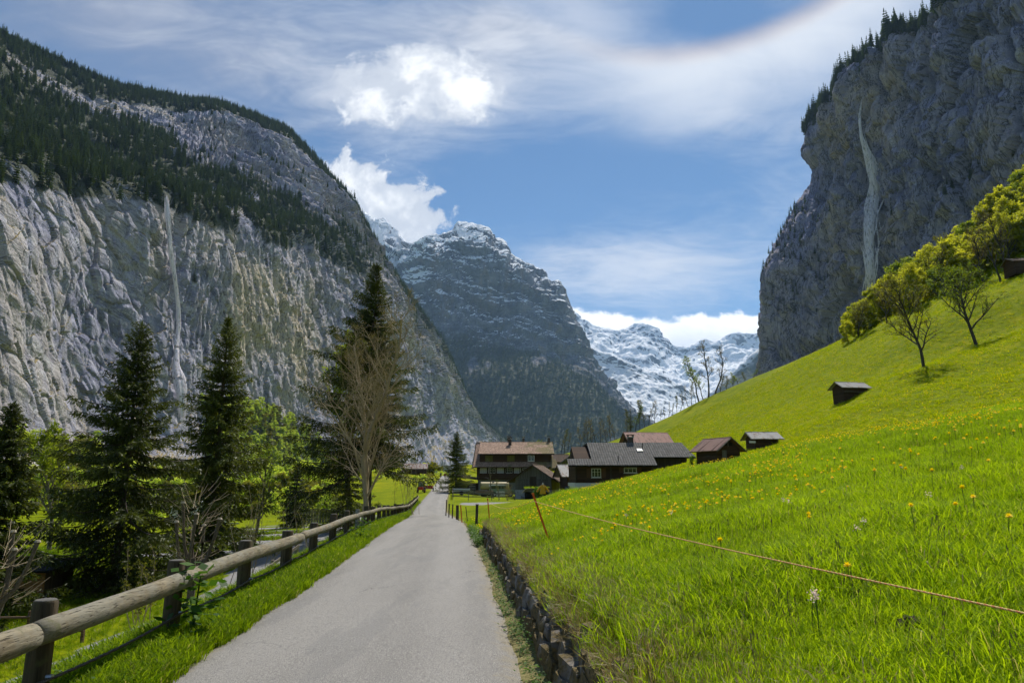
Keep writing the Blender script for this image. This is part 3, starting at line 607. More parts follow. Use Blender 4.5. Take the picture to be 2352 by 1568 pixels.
def spruce_arrays(Ht, Rad, seed, wh=.40, base=.05, dens=1., asym=0.):
    g = np.random.RandomState(seed); LP = []; LD = []; LL = []; LW = []; LTn = []; S0 = []; S1 = []; SR0 = []; SR1 = []
    z = base*Ht; tr = .0135*Ht+.03
    while z < Ht*.985:
        f = z/Ht; nb = g.randint(4, 7); a0 = g.rand()*6.28; wf = g.uniform(.80, 1.18); ts = .38+.62*min(1., (1-f)*3.2); prof = Rad*min(1., (1-f)**.98*1.10+.010)*(1 if f > .24 else .52+2.*f)
        for k_ in range(nb):
            az = a0+k_*6.283/nb+g.normal()*.22; L = wf*prof*g.uniform(.58, 1.2)*(1+asym*math.cos(az)); L = max(L, .10)
            if g.rand() < .07 and f < .85: continue
            sa = np.interp(f, [0, .35, .75, 1], [-.46, -.22, .22, .95])+g.normal()*.07; sb = np.interp(f, [0, .35, .75, 1], [.22, .14, .08, .15])
            m = max(4, int((4+L*8.5)*dens)); s = np.linspace(.10, 1, m); dr = np.array([math.cos(az), math.sin(az), 0])
            sag = -.16*L*np.sin(s*2.6)*(1-f)
            pp = np.array([0, 0, z])+dr*(L*s)[:, None]; pp[:, 2] += L*(sa*s+sb*s*s)+sag
            br = .012*L+.008; S0.append(np.vstack([[0, 0, z], pp[:-1]])[::2]); q = np.vstack([[0, 0, z], pp]); S1.append(q[2::2] if len(q[2::2]) == len(S0[-1]) else np.vstack([q[2::2], pp[-1:]])[:len(S0[-1])])
            rr = br*(1-.85*np.linspace(0, 1, len(S0[-1]))); SR0.append(rr); SR1.append(rr*.8)
            lat = np.array([-dr[1], dr[0], 0]); mt = m*2
            for sd in (-1, 1):
                tl = (.14*ts+.19*L*(1-.5*s))*g.uniform(.7, 1.3, m)
                td = lat*sd*.78+dr*.52+np.stack([g.normal(0, .15, m), g.normal(0, .15, m), -.30-.75*(1-f)*g.rand(m)], 1)
                nk = 7
                for j in range(nk):
                    w = (j+g.rand(m))/nk; LP.append(pp+td*(tl*w)[:, None]+g.normal(0, .012, (m, 3)))
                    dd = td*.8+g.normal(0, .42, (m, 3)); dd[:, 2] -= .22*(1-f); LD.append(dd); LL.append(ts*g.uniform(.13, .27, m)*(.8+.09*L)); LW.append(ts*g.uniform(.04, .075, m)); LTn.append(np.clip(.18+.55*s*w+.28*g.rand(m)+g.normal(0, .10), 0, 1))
            LP.append(pp); LD.append(dr+g.normal(0, .35, (m, 3))); LL.append(g.uniform(.12, .2, m)); LW.append(np.full(m, .05)); LTn.append(np.clip(.35*s+.3*g.rand(m), 0, 1))
        z += wh*g.uniform(.7, 1.25)*(1.15-.6*f)
    top = np.array([[0, 0, Ht*.97]]); LP.append(np.repeat(top, 14, 0)); LD.append(np.stack([g.normal(0, .12, 14), g.normal(0, .12, 14), np.ones(14)], 1)); LL.append(np.full(14, .035*Ht)); LW.append(np.full(14, .03)); LTn.append(np.full(14, .5))
    P = np.vstack(LP); V, F, T = leaf_quads(P, np.vstack(LD), g.normal(size=P.shape), np.concatenate(LL), np.concatenate(LW), np.concatenate(LTn))
    zz = np.linspace(-.3, Ht*.98, 14); tp = np.stack([.02*np.sin(zz*1.3)*zz*.15, .02*np.cos(zz*.9)*zz*.15, zz], 1); rr = tr*(1-.97*np.clip(zz/Ht, 0, 1))+.006
    tv, tf = segs(tp[:-1], tp[1:], rr[:-1], rr[1:], 9); bv, bf = segs(np.vstack(S0), np.vstack(S1), np.concatenate(SR0), np.concatenate(SR1), 3)
    return (V, F, T), (np.vstack([tv, bv]), [np.vstack([tf, bf+len(tv)])])
def spruce(name, label, loc, Ht, Rad, seed, group=None, rz=0., **kw):
    t = thing(name, label, 'tree', loc, rz, group); (V, F, T), (tv, tf) = spruce_arrays(Ht, Rad, seed, **kw)
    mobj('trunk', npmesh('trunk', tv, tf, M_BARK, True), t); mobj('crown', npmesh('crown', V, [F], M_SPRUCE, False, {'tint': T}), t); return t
def branch_arrays(Ht, spread, seed, counts=(12, 7, 5), up=.55, trunk_r=None, lean=(0, 0), clear=.22, leaf=0, leaf_size=.1, ratio=(.55, .5, .55), fork=1, wig=.10, bend=.35, minr=.0035, thick=.0275):
    """trunk with branches of several orders; returns wood segments and leaf quads"""
    g = np.random.RandomState(seed); S0 = []; S1 = []; R0 = []; R1 = []; ends = []
    trunk_r = trunk_r or .018*Ht+.02
    def limb(p, d, L, r, nseg, order):
        q = [np.array(p)]; d = d/np.linalg.norm(d)
        for i in range(nseg):
            d = d+g.normal(0, wig, 3)+np.array([0, 0, bend/nseg*(1 if order else .1)]); d /= np.linalg.norm(d); q.append(q[-1]+d*L/nseg)
        q = np.array(q); rr = r*(1-.78*np.linspace(0, 1, nseg+1)) if order else r*(1-.72*np.linspace(0, 1, nseg+1)**.9)
        S0.append(q[:-1]); S1.append(q[1:]); R0.append(rr[:-1]); R1.append(rr[1:]); return q, rr
    def kids(q, rr, L, order):
        if order >= len(counts):
            ends.append((q, L)); return
        c = counts[order]; c = max(1, int(round(c*g.uniform(.75, 1.25))))
        lo = clear if order == 0 else .18
        for j in range(c):
            s = lo+(1-lo)*((j+g.rand())/c)**.9; s = min(s, .985); k_ = s*(len(q)-1); i = int(k_); f = k_-i; p = q[i]*(1-f)+q[i+1]*f; ax = q[i+1]-q[i]; ax /= np.linalg.norm(ax)
            rad = g.normal(size=3); rad -= ax*rad.dot(ax); rad /= np.linalg.norm(rad)
            if order == 0: az = j*2.4+g.normal()*.4; rad = np.array([math.cos(az), math.sin(az), 0.])
            d = rad*(1-up if order == 0 else .75)+ax*(up if order == 0 else .62)+np.array([0, 0, .12])
            l = L*ratio[min(order, len(ratio)-1)]*g.uniform(.6, 1.15)*(1.05-.62*((s-lo)/(1-lo))**1.5 if order == 0 else 1.05-.45*s)
            if order == 0: l *= spread
            r = max(minr, min(rr[i]*.62, thick*l+.003)); qq, r2 = limb(p, d, l, r, 5 if order == 0 else 3, order+1); kids(qq, r2, l, order+1)
    for k_ in range(fork):
        a = k_*2.6+seed; ll = Ht*(1 if k_ == 0 else g.uniform(.78, .92)); d = np.array([lean[0]+.13*(fork > 1)*math.cos(a), lean[1]+.13*(fork > 1)*math.sin(a), 1.])
        q, rr = limb((.09*k_*math.cos(a), .09*k_*math.sin(a), -.25), d, ll, trunk_r*(1 if k_ == 0 else .8), 9, 0); kids(q, rr, ll, 0)
    V, F = segs(np.vstack(S0), np.vstack(S1), np.concatenate(R0), np.concatenate(R1), 5)
    lv = None
    if leaf:
        P = []; 
        for q, L in ends:
            c = max(1, int(leaf*g.uniform(.4, 1.6))); s = g.rand(c)*(len(q)-1.001); i = s.astype(int); f = (s-i)[:, None]; P.append(q[i]*(1-f)+q[i+1]*f)
        P = np.vstack(P); P = P+g.normal(0, leaf_size*.6, P.shape)
        lv = leaf_quads(P, g.normal(size=P.shape)+[0, 0, -.2], g.normal(size=P.shape), g.uniform(.7, 1.4, len(P))*leaf_size, g.uniform(.5, .9, len(P))*leaf_size, g.rand(len(P)))
    return (V, [F]), lv
def limb_tree(name, label, loc, Ht, spread, seed, wood=None, leaves=None, group=None, cat='tree', rz=0., **kw):
    t = thing(name, label, cat, loc, rz, group); (V, F), lv = branch_arrays(Ht, spread, seed, **kw)
    mobj('trunk', npmesh('trunk', V, F, wood or M_BARKD, True), t)
    if lv: mobj('crown', npmesh('crown', lv[0], [lv[1]], leaves or M_OLIVE, False, {'tint': lv[2]}), t)
    return t
def crown_arrays(Ht, Wd, seed, nclump=26, per=70, size=.55, low=.06):
    """dense leafy crown: clumps of leaves round limb ends, uneven outline"""
    g = np.random.RandomState(seed); P = []; T = []
    for i in range(nclump):
        z = g.beta(1.5, 1.35); rr = Wd*.5*math.sqrt(max(.02, 1-(2*abs(z-.42)/1.18)**2)); a = g.rand()*6.283; r = rr*g.rand()**.45
        c = np.array([r*math.cos(a), r*math.sin(a), Ht*(low+(1-low)*z*.92)]); s = Wd*g.uniform(.09, .17)
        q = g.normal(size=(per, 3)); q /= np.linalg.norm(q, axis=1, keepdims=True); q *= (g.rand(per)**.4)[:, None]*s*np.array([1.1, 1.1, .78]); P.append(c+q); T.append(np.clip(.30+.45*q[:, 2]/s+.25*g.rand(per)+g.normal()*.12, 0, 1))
    P = np.vstack(P); T = np.concatenate(T); N = len(P)
    return leaf_quads(P, g.normal(size=(N, 3)), g.normal(size=(N, 3)), g.uniform(.7, 1.3, N)*size, g.uniform(.55, .95, N)*size, T)
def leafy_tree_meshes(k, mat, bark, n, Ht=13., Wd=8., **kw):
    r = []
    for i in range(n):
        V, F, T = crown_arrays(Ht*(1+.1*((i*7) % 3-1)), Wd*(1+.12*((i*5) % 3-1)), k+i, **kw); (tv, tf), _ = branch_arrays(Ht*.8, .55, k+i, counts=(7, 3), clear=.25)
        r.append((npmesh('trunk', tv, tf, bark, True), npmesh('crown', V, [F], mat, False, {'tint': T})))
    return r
def leafy_tree(name, label, meshes, loc, sc, rz, group):
    t = thing(name, label, 'tree', loc, rz, group); t.scale = (sc, sc, sc*random.uniform(.9, 1.15))
    mobj('trunk', meshes[0], t); mobj('crown', meshes[1], t); return t
def far_conifer(seed, nw=11, Ht=18., Rad=3.0):
    g = np.random.RandomState(seed); P = []; D = []; L = []; W = []; T = []
    for i in range(nw):
        f = i/(nw-1); z = Ht*(.10+.86*f); r = Rad*(1-f)**.85*g.uniform(.8, 1.15)+.25; nb = 9 if f < .7 else 6
        for k_ in range(nb):
            a = k_*6.283/nb+g.rand()*.7+i; rr = r*g.uniform(.75, 1.2); P.append((0, 0, z)); D.append((math.cos(a), math.sin(a), -.42+.5*f)); L.append(rr*1.1); W.append(rr*.75); T.append(.2+.6*g.rand())
    for a in range(3): P.append((0, 0, Ht*.80)); D.append((.05*math.cos(a*2), .05*math.sin(a*2), 1)); L.append(Ht*.22); W.append(.5); T.append(.4)
    P = np.array(P); N = len(P); U = np.tile([0, 0, 1.], (N, 1)); U[-3:] = g.normal(size=(3, 3))
    V, F, T = leaf_quads(P, np.array(D), U, L, W, T); tv, tf = segs([(0, 0, -1.5)], [(0, 0, Ht*.9)], [.3], [.05], 4)
    return np.vstack([V, tv]), [np.vstack([F, tf+len(V)])], np.concatenate([T, np.full(len(tv), .1)])
# ------------------------------------------------------------------ scatter for what nobody could count
def protos(name, meshes):
    c = bpy.data.collections.new(name)
    for i, me in enumerate(meshes): c.objects.link(bpy.data.objects.new('%s_%02d' % (name, i), me))
    return c
def scatter(name, label, P, rot, scl, idx, coll, parent=None):
    P = np.asarray(P, np.float32); me = bpy.data.meshes.new(name); me.vertices.add(len(P)); me.vertices.foreach_set('co', P.ravel())
    for k_, tp, v in (('rot', 'FLOAT_VECTOR', rot), ('scl', 'FLOAT', scl), ('idx', 'INT', idx)):
        a = me.attributes.new(k_, tp, 'POINT'); a.data.foreach_set('vector' if tp == 'FLOAT_VECTOR' else 'value', np.asarray(v, np.int32 if tp == 'INT' else np.float32).ravel())
    o = mobj(name, me, parent); ng = bpy.data.node_groups.new(name, 'GeometryNodeTree')
    ng.interface.new_socket('Geometry', in_out='INPUT', socket_type='NodeSocketGeometry'); ng.interface.new_socket('Geometry', in_out='OUTPUT', socket_type='NodeSocketGeometry')
    nd = ng.nodes.new; gi = nd('NodeGroupInput'); go = nd('NodeGroupOutput'); ip = nd('GeometryNodeInstanceOnPoints'); ci = nd('GeometryNodeCollectionInfo')
    ci.inputs['Collection'].default_value = coll; ci.inputs['Separate Children'].default_value = True; ci.inputs['Reset Children'].default_value = True; ip.inputs['Pick Instance'].default_value = True
    lk = ng.links.new; lk(gi.outputs[0], ip.inputs['Points']); lk(ci.outputs[0], ip.inputs['Instance']); lk(ip.outputs[0], go.inputs[0])
    for k_, tp, s in (('rot', 'FLOAT_VECTOR', 'Rotation'), ('scl', 'FLOAT', 'Scale'), ('idx', 'INT', 'Instance Index')):
        na = nd('GeometryNodeInputNamedAttribute'); na.data_type = tp; na.inputs[0].default_value = k_; lk([q for q in na.outputs if q.enabled][0], ip.inputs[s])
    md = o.modifiers.new('scatter', 'NODES'); md.node_group = ng; return tag(o, label, kind='stuff')
rg = np.random.RandomState(11); random.seed(5)
CON = protos('conifer', [npmesh('conifer', *far_conifer(i)[:2], M_SPRUCE2, False, {'tint': far_conifer(i)[2]}) for i in range(4)])
def wood_scatter(name, label, G, W, n, coll, smin, smax, nk, sink=1., zscale=True):
    p = W.ravel().copy(); A = np.linalg.norm(np.cross(np.gradient(G, axis=0), np.gradient(G, axis=1)), axis=-1).ravel(); p = p*A; p /= p.sum()
    i = rg.choice(len(p), n, p=p); P = G.reshape(-1, 3)[i]+rg.normal(0, 2.2, (n, 3))*[1, 1, 0]-[0, 0, sink]
    rot = np.stack([rg.normal(0, .04, n), rg.normal(0, .04, n), rg.rand(n)*6.28], 1)
    return scatter(name, label, P, rot, rg.uniform(smin, smax, n)*rg.uniform(.8, 1.1, n), rg.randint(0, nk, n), coll)
wd = np.where(LWOOD > .25, LWOOD, 0); wd = wd*(LN2[..., 2] > .12)*(Ls[None] > -250)
wood_scatter('conifer_forest', 'dark conifer forest on the ledges of the left cliff', LG, wd, 24000, CON, .60, 1.05, 4)
wood_scatter('mountain_forest', 'dark conifer forest on the lower slope of the peak', PG, np.where(PWOOD > .3, PWOOD, 0)*(PLEV > .6), 8000, CON, 1.0, 1.9, 4)
rt = (Rt[:, None] > .985)*(Rt[:, None] < 1.05)*(Rs[None] > -.1)*(Rs[None] < 6)*(fbm(RG/45.+17, 2) > -.12)*1.
wood_scatter('rim_forest', 'dark conifers crowding the plateau behind the right cliff rim', RG, rt, 620, CON, .8, 1.7, 4)
rl = ((fbm(RG/60.+91, 3) > .30)*(RN2[..., 2] > .22)+((Rs[None] < .5)*(Rt[:, None] < .70)*(Rt[:, None] > .30)*(RN2[..., 2] > .15)))*(Rs[None] > -.2)*(Rt[:, None] < .97)*1.
wood_scatter('ledge_conifers', 'dark conifers clinging to the ledges of the right cliff', RG, rl+1e-9, 260, CON, .45, .85, 4)
# conifers standing out one by one on the rim of the right cliff
CMESH = [o.data for o in CON.objects]
for i, (u, v, h) in enumerate([(2040,75,52),(2022,85,40),(2050,58,44),(2096,38,32),(2082,42,26),(2068,48,30),(1992,118,34),(1984,124,42),(1975,138,28),(1950,168,34),(1938,178,42),(1925,188,30),(1912,205,34),(1900,215,26),(1888,232,30),(1878,248,26),(1862,285,30),(1872,262,26),(1965,150,30),(2006,104,34)]):
    j = np.argmin(np.abs((RG[..., 0]/RG[..., 1])-ab(u, v)[0])*60+np.abs(Rt[:, None]-1.0)*40+np.abs(((RG[..., 2]-EYE)/RG[..., 1])-ab(u, v)[1])*6)
    p = RG.reshape(-1, 3)[j]; t = thing('rim_conifer', 'dark conifer standing on the rim of the right cliff', 'tree', tuple(p-[0, 0, 1]), i*1.3, 'conifers on the right cliff rim')
    s = h/FPX*p[1]/18.*1.02; t.scale = (s*.9, s*.9, s); mobj('crown', CMESH[i % 4], t)
# ------------------------------------------------------------------ the trees by the road
spruce('spruce_tree', 'tall dark spruce behind the rail, left of the waterfall foot', (-17.2, 31, H(-17.2, 31)), 11.9, 4.3, 21, wh=.34, asym=-.1)
spruce('spruce_tree', 'dark narrow spruce just right of the left waterfall', (-16.2, 38, H(-16.2, 38)), 13.5, 3.7, 34, wh=.34)
spruce('spruce_tree', 'tallest spruce, standing behind the bare tree', (-9.5, 46, H(-9.5, 46)), 18.0, 5.8, 47, wh=.34, base=.24, asym=-.22, dens=1.2)
spruce('spruce_tree', 'dark spruce at the left edge of the picture', (-17.9, 24.5, H(-17.9, 24.5)), 7.6, 2.3, 58, wh=.30)
spruce('spruce_tree', 'dark spruce cut by the left picture edge, nearest the log rail', (-13.9, 17.6, H(-13.9, 17.6)), 4.6, 1.5, 61, wh=.32)
spruce('spruce_tree', 'small dark spruce beside the paling fence', (-18.5, 60, H(-18.5, 60)), 5.3, 1.8, 66, wh=.34, dens=.8)
spruce('spruce_tree', 'low dark spruce behind the bare tree, beside the log rail', (-12.2, 52, H(-12.2, 52)), 7.5, 2.6, 68, wh=.4, dens=.8)
spruce('spruce_tree', 'dark spruce on the right verge of the road before the farmhouse', (-9.0, 112, H(-9.0, 112)), 9.8, 3.5, 73, wh=.40, dens=1.)
spruce('spruce_tree', 'small dark spruce on the meadow skyline above the red roof', at(1449, 985, 262)[:2]+(at(1449, 988, 262)[2],), 8.5, 2.0, 79, wh=.6, dens=.5)
limb_tree('bare_tree', 'bare many-twigged tree with pale twigs before the tallest spruce', (-6.15, 29, H(-6.15, 29)), 9.2, .82, 12, M_TWIG, M_DULL, minr=.0017, thick=.012, counts=(25, 9, 6, 3), up=.50, trunk_r=.13, fork=2, clear=.14, ratio=(.46, .50, .52, .6), leaf=1.2, leaf_size=.045, wig=.14, bend=.30)
limb_tree('leafy_tree', 'yellow-green tree between the two leftmost spruces', (-30, 46, H(-30, 46)), 7.2, 1.0, 5, M_BARKG, M_LIME2, counts=(16, 9, 5), leaf=9, leaf_size=.16, clear=.15)
limb_tree('leafy_tree', 'lime-green tree hidden behind the tallest spruce', (-12.0, 52, H(-12.0, 52)), 14.2, .50, 6, M_BARKG, M_LIME2, counts=(18, 7, 4), leaf=9, leaf_size=.2, clear=.35)
limb_tree('leafy_tree', 'light green young tree right of the narrow spruce', (-16.8, 46, H(-16.8, 46)), 6.0, .7, 7, M_BARKG, M_LIME2, counts=(13, 7, 4), leaf=3, leaf_size=.13)
for i, (x, y, h, lab) in enumerate([(-9.2, 20.5, 3.9, 'pollarded tree with cut stubs behind the third rail post'), (-12.2, 17.0, 3.3, 'pollarded tree with cut stubs at the left, before the cabin')]):
    t = thing('pollarded_tree', lab, 'tree', (x, y, H(x, y)), i*1.1); g_ = np.random.RandomState(3+i); mb = MB(); cuts = []; mcut = plain('cut wood %d' % i, (.42, .36, .27), .8)
    mb.tube([(0, 0, -.2), (.04, .02, h*.28), (-.03, .05, h*.5)], [.13, .105, .10], 9)
    for k_ in range(7):
        a = k_*.95+g_.rand()*.6; r = g_.uniform(.10, .42); zt = h*g_.uniform(.68, 1.0); p0 = (0, 0, h*g_.uniform(.30, .48)); p1 = (r*1.3*math.cos(a), r*1.3*math.sin(a), p0[2]+.35*(zt-p0[2])); p2 = (r*2*math.cos(a+.2), r*2*math.sin(a+.2), zt)
        mb.tube([p0, p1, ((p1[0]*.4+p2[0]*.6), (p1[1]*.4+p2[1]*.6), (p1[2]+p2[2])/2), p2], [.07, .048, .040, .052], 7); cuts.append(MB().tube([p2, (p2[0], p2[1], p2[2]+.05)], [.075, .05], 7))
    mb.build('trunk', M_BARKP, t, True); [c_.build('cut_end', mcut, t) for c_ in cuts]
    V0 = []; V1 = []
    for k_ in range(70):
        a = g_.rand()*6.28; p = np.array([.5*math.cos(a)*g_.rand(), .5*math.sin(a)*g_.rand(), h*g_.uniform(.45, 1.)]); d = np.array([math.cos(a), math.sin(a), g_.uniform(-.1, .9)])*g_.uniform(.3, .8); m_ = p+d*.5+[0, 0, .05]; V0 += [p, m_]; V1 += [m_, p+d+[0, 0, .18]]
    tv, tf = segs(V0, V1, np.full(len(V0), .009), np.full(len(V0), .005), 3); tag(mobj('twigs', npmesh('twigs', tv, [tf], M_TWIG), t), kind='stuff')
for i, (x, y, h, n_, lab) in enumerate([(-9.3, 24.5, 4.4, 12, 'clump of thin bare upright stems behind the log rail'), (-8.1, 27.5, 3.6, 8, 'smaller clump of thin bare stems left of the bare tree'), (-7.6, 52, 5.0, 9, 'thin bare saplings at the far end of the log rail'), (-10.6, 21.5, 3.0, 8, 'bushy sapling with tiny leaves beside the pollarded tree')]):
    t = thing('coppice_shrub', lab, 'shrub', (x, y, H(x, y))); VV = []; FF = []; LV = []; LF = []; LTt = []; o = 0; lo = 0
    for k_ in range(n_):
        (v_, f_), l_ = branch_arrays(h*random.uniform(.6, 1), .38, 100*i+k_, counts=(8, 3), up=.7, trunk_r=.018, lean=(random.gauss(0, .13), random.gauss(0, .13)), clear=.3, leaf=2 if i != 3 else 5, leaf_size=.045 if i < 2 else .07, ratio=(.4, .5))
        sh = np.array([random.gauss(0, .35), random.gauss(0, .35), 0]); VV.append(v_+sh); FF.append(f_[0]+o); o += len(v_); LV.append(l_[0]+sh); LF.append(l_[1]+lo); lo += len(l_[0]); LTt.append(l_[2])
    tag(mobj('stems', npmesh('stems', np.vstack(VV), [np.vstack(FF)], M_TWIG), t), kind='stuff'); tag(mobj('buds', npmesh('buds', np.vstack(LV), [np.vstack(LF)], M_OLIVE, False, {'tint': np.concatenate(LTt)}), t), kind='stuff')
# ------------------------------------------------------------------ trees on the hillside to the right
def spot(u, v, Y): x, y, z = at(u, v, Y); return (x, y, H(x, y))
limb_tree('hillside_tree', 'dark half-bare tree on the slope right of the lone hut', spot(2120, 832, 99), 12.5, .85, 31, M_BARKD, M_OLIVE, minr=.012, counts=(24, 9, 6), leaf=3.6, leaf_size=.2, clear=.2, bend=.12, lean=(.02, 0))
limb_tree('hillside_tree', 'half-bare tree with yellow-green leaves, highest lone tree on the slope', spot(2238, 757, 111), 14.5, .95, 32, M_BARKD, M_LIME2, minr=.012, counts=(24, 9, 6), leaf=4.6, leaf_size=.22, clear=.18, bend=.12, lean=(-.10, 0))
limb_tree('hillside_tree', 'dark bare tree beside the barn at the right edge', spot(2312, 655, 142), 14.5, .8, 33, M_BARKD, M_OLIVE, minr=.012, counts=(15, 8, 5), leaf=1.0, leaf_size=.22, clear=.25)
limb_tree('hillside_tree', 'second dark bare tree beside the barn at the right edge', spot(2300, 662, 139), 12.0, .7, 37, M_BARKD, M_OLIVE, minr=.012, counts=(13, 7, 4), leaf=.6, leaf_size=.22, clear=.3, lean=(.03, 0))
LM = leafy_tree_meshes(300, M_LIME, M_BARKD, 5, per=120, nclump=44, size=.50); LM2 = leafy_tree_meshes(320, M_LIME2, M_BARKD, 3, per=110, nclump=40, size=.5)
fe = [(1925, 790, 178), (1955, 783, 175), (2000, 760, 172), (2060, 728, 170), (2120, 702, 165), (2200, 668, 160), (2280, 632, 155), (2352, 602, 152), (2450, 565, 150)]
fu = np.array([f[0] for f in fe]); fv = np.array([f[1] for f in fe]); fY = np.array([f[2] for f in fe])
for row, (dY, st, smn, smx) in enumerate([(6, 21, .62, .92), (24, 21, .8, 1.05), (48, 22, .85, 1.15), (76, 23, .9, 1.25)]):
    for u in np.arange(1938+row*9, 2440, st):
        u2 = u+random.gauss(0, 6); Yy = float(np.interp(u2, fu, fY))+dY+random.gauss(0, 4); a, _ = ab(u2, 680); x = a*Yy; fade = .55+.45*min(1, (u2-1920)/130.)
        ms = (LM+LM2)[random.choice([0, 1, 2, 3, 4, 0, 1, 2, 3, 4, 5, 6, 7])]
        leafy_tree('wood_tree', 'yellow-green spring beech in the wood below the right cliff', ms, (x, Yy, H(x, Yy)-.4), random.uniform(smn, smx)*fade, random.random()*6.28, 'beeches in the wood under the right cliff')
for i, (u, dY, h) in enumerate([(1962, 1, 9), (2030, -2, 10), (2085, 2, 11), (2172, -1, 12), (2262, 0, 12), (2330, 3, 12), (2205, 30, 14), (2290, 34, 15), (2140, 22, 12), (2345, 50, 15)]):
    Yy = float(np.interp(u, fu, fY))+dY; x = ab(u, 680)[0]*Yy; limb_tree('wood_edge_tree', 'half-bare dark-branched tree among the beeches under the right cliff', (x, Yy, H(x, Yy)-.2), h, .8, 700+i, M_BARKD, (M_OLIVE, M_DULL, M_LIME)[i % 3], 'half-bare trees among the beeches', minr=.012, counts=(18, 8, 4), leaf=(4, 2, 6)[i % 3], leaf_size=.22, clear=.2, bend=.15)
# thin trees along the meadow skyline
TH = []
for i in range(4):
    (v_, f_), l_ = branch_arrays(14., .42, 400+i, counts=(18, 6, 4), up=.50, trunk_r=.19, clear=.30, leaf=(.35, 1.8, .2, 2.8)[i], leaf_size=.24, ratio=(.42, .5, .5), minr=.011)
    TH.append((npmesh('trunk', v_, f_, M_BARKD), npmesh('crown', l_[0], [l_[1]], (M_DULL, M_OLIVE, M_DULL, M_LIME2)[i], False, {'tint': l_[2]})))
def thin(u, v, Y, h, k_, label, group, wide=1.):
    x, y, z = at(u, v, Y); z = min(z, H(x, y)+.5) if h < 20 else H(x, y); t = thing('thin_tree', label, 'tree', (x, y, z-.4), random.random()*6.28, group); s = h/14.; t.scale = (s*wide, s*wide, s); mobj('trunk', TH[k_][0], t); mobj('crown', TH[k_][1], t)
for u, h, k_ in [(1333, 13, 0), (1343, 15, 0), (1352, 16, 0), (1361, 15, 2), (1369, 16, 0), (1378, 14, 2), (1394, 15, 0), (1403, 16, 2), (1413, 15, 0), (1434, 16, 2)]: thin(u, 1010, 330, h, k_, 'slender bare tree in the row on the skyline behind the farm', 'bare trees in a row behind the farm')
for u, h, k_ in [(1290, 9, 0), (1297, 11, 1), (1304, 9, 0)]: thin(u, 1028, 300, h, k_, 'slender tree right above the brown-roofed shed', 'slender trees above the brown-roofed shed')
for u, h, k_ in [(1206, 8, 0), (1214, 9, 0), (1222, 9, 0), (1231, 9.5, 3), (1240, 9.5, 3), (1248, 8, 0)]: thin(u, 1022, 270, h, k_, 'tree standing behind the farmhouse ridge', 'trees behind the farmhouse ridge')
for u, v, h, k_ in [(1447, 985, 12, 1), (1458, 985, 13, 3), (1468, 984, 14, 1), (1480, 981, 14, 1), (1490, 977, 13, 0), (1502, 972, 12, 0)]: thin(u, v, 290, h, k_, 'slender olive-leaved tree where the meadow meets the peak', 'olive-leaved trees at the meadow edge')
for u, h in zip(range(1518, 1600, 9), (5, 4, 6, 5, 7, 8, 7, 9, 10, 8)): thin(u, float(np.interp(u, [1500, 1600], [972, 925]))+2, 262, h, random.choice((0, 2, 1)), 'small bare tree on the meadow skyline left of the tall pair', 'small bare trees on the meadow skyline')
thin(1627, 912, 245, 20, 0, 'tallest dark tree of the tall group on the meadow skyline', None, 1.35); thin(1643, 908, 244, 18.5, 2, 'tall bare dark tree at the right of the tall skyline group', None, 1.4)
thin(1606, 922, 246, 17, 3, 'leafy tree at the left of the tall skyline group', None, 1.3); thin(1616, 920, 250, 13, 3, 'low leafy tree inside the tall skyline group', None, 1.2)
for u, h in [(1655, 7), (1668, 6), (1683, 6), (1698, 6), (1712, 5), (1728, 5)]: thin(u, float(np.interp(u, [1600, 1750], [925, 862]))+3, 252, h, random.choice((1, 3, 1)), 'low olive bush-like tree below the foot of the right cliff', 'low trees below the right cliff foot', 1.7)
limb_tree('orchard_tree', 'pale green blossoming fruit tree behind the grey-roofed house', spot(1402, 1030, 118), 4.0, 1.5, 41, M_BARKG, foliage('blossom leaves', (.13, .17, .05), (.36, .40, .20), .5), counts=(12, 7, 4), leaf=8, leaf_size=.13, clear=.2, up=.42)
limb_tree('orchard_tree', 'bare crooked fruit tree above the red barn roof', spot(1487, 1005, 150), 3.6, 1.4, 42, M_BARKD, None, counts=(10, 6, 3), up=.4)
# ------------------------------------------------------------------ woodland at the foot of the left wall
M_BEECH = foliage('bright beech leaves', (.26, .38, .04), (.62, .72, .13), .6)  # even lime leaf colour, raised because this shaded slope came out dull
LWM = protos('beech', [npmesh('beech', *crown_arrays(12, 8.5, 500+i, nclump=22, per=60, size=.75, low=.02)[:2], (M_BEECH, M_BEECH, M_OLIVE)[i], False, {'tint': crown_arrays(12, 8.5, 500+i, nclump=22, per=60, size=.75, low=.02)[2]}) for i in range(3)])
um = Ls[None]+0*LG[..., 0]; vtop = np.interp(um, [560, 600, 640, 690, 730, 760], [925, 930, 945, 985, 1040, 1080]); vv_ = 784-FPX*((-LG[..., 1]*SP+(LG[..., 2]-EYE)*CP)/(LG[..., 1]*CP+(LG[..., 2]-EYE)*SP))
hw = (um > 470)*(um < 765)*(vv_ > vtop)*(vv_ < 1110)*1.+.35*(um > -300)*(um < 300)*(vv_ > 1010+25*fbm(LG/60., 2))*(vv_ < 1110)
wood_scatter('hillside_beechwood', 'bright green beech wood on the slope under the left cliff', LG, hw, 1500, LWM, .45, .95, 3)
q = []
for i in range(260):
    u = random.uniform(-150, 1010); Yy = random.uniform(180, 420); a, _ = ab(u, 1040); q.append((a*Yy, Yy, -5+max(0, Yy-330)*.08))
for i in range(150):
    u = random.uniform(-100, 780); Yy = random.uniform(75, 190); a, _ = ab(u, 1040); q.append((a*Yy, Yy, -3.6))
for i in range(130):
    u = random.uniform(930, 1150); Yy = random.uniform(900, 1900); a, _ = ab(u, 1040); q.append((a*Yy, Yy, 0))
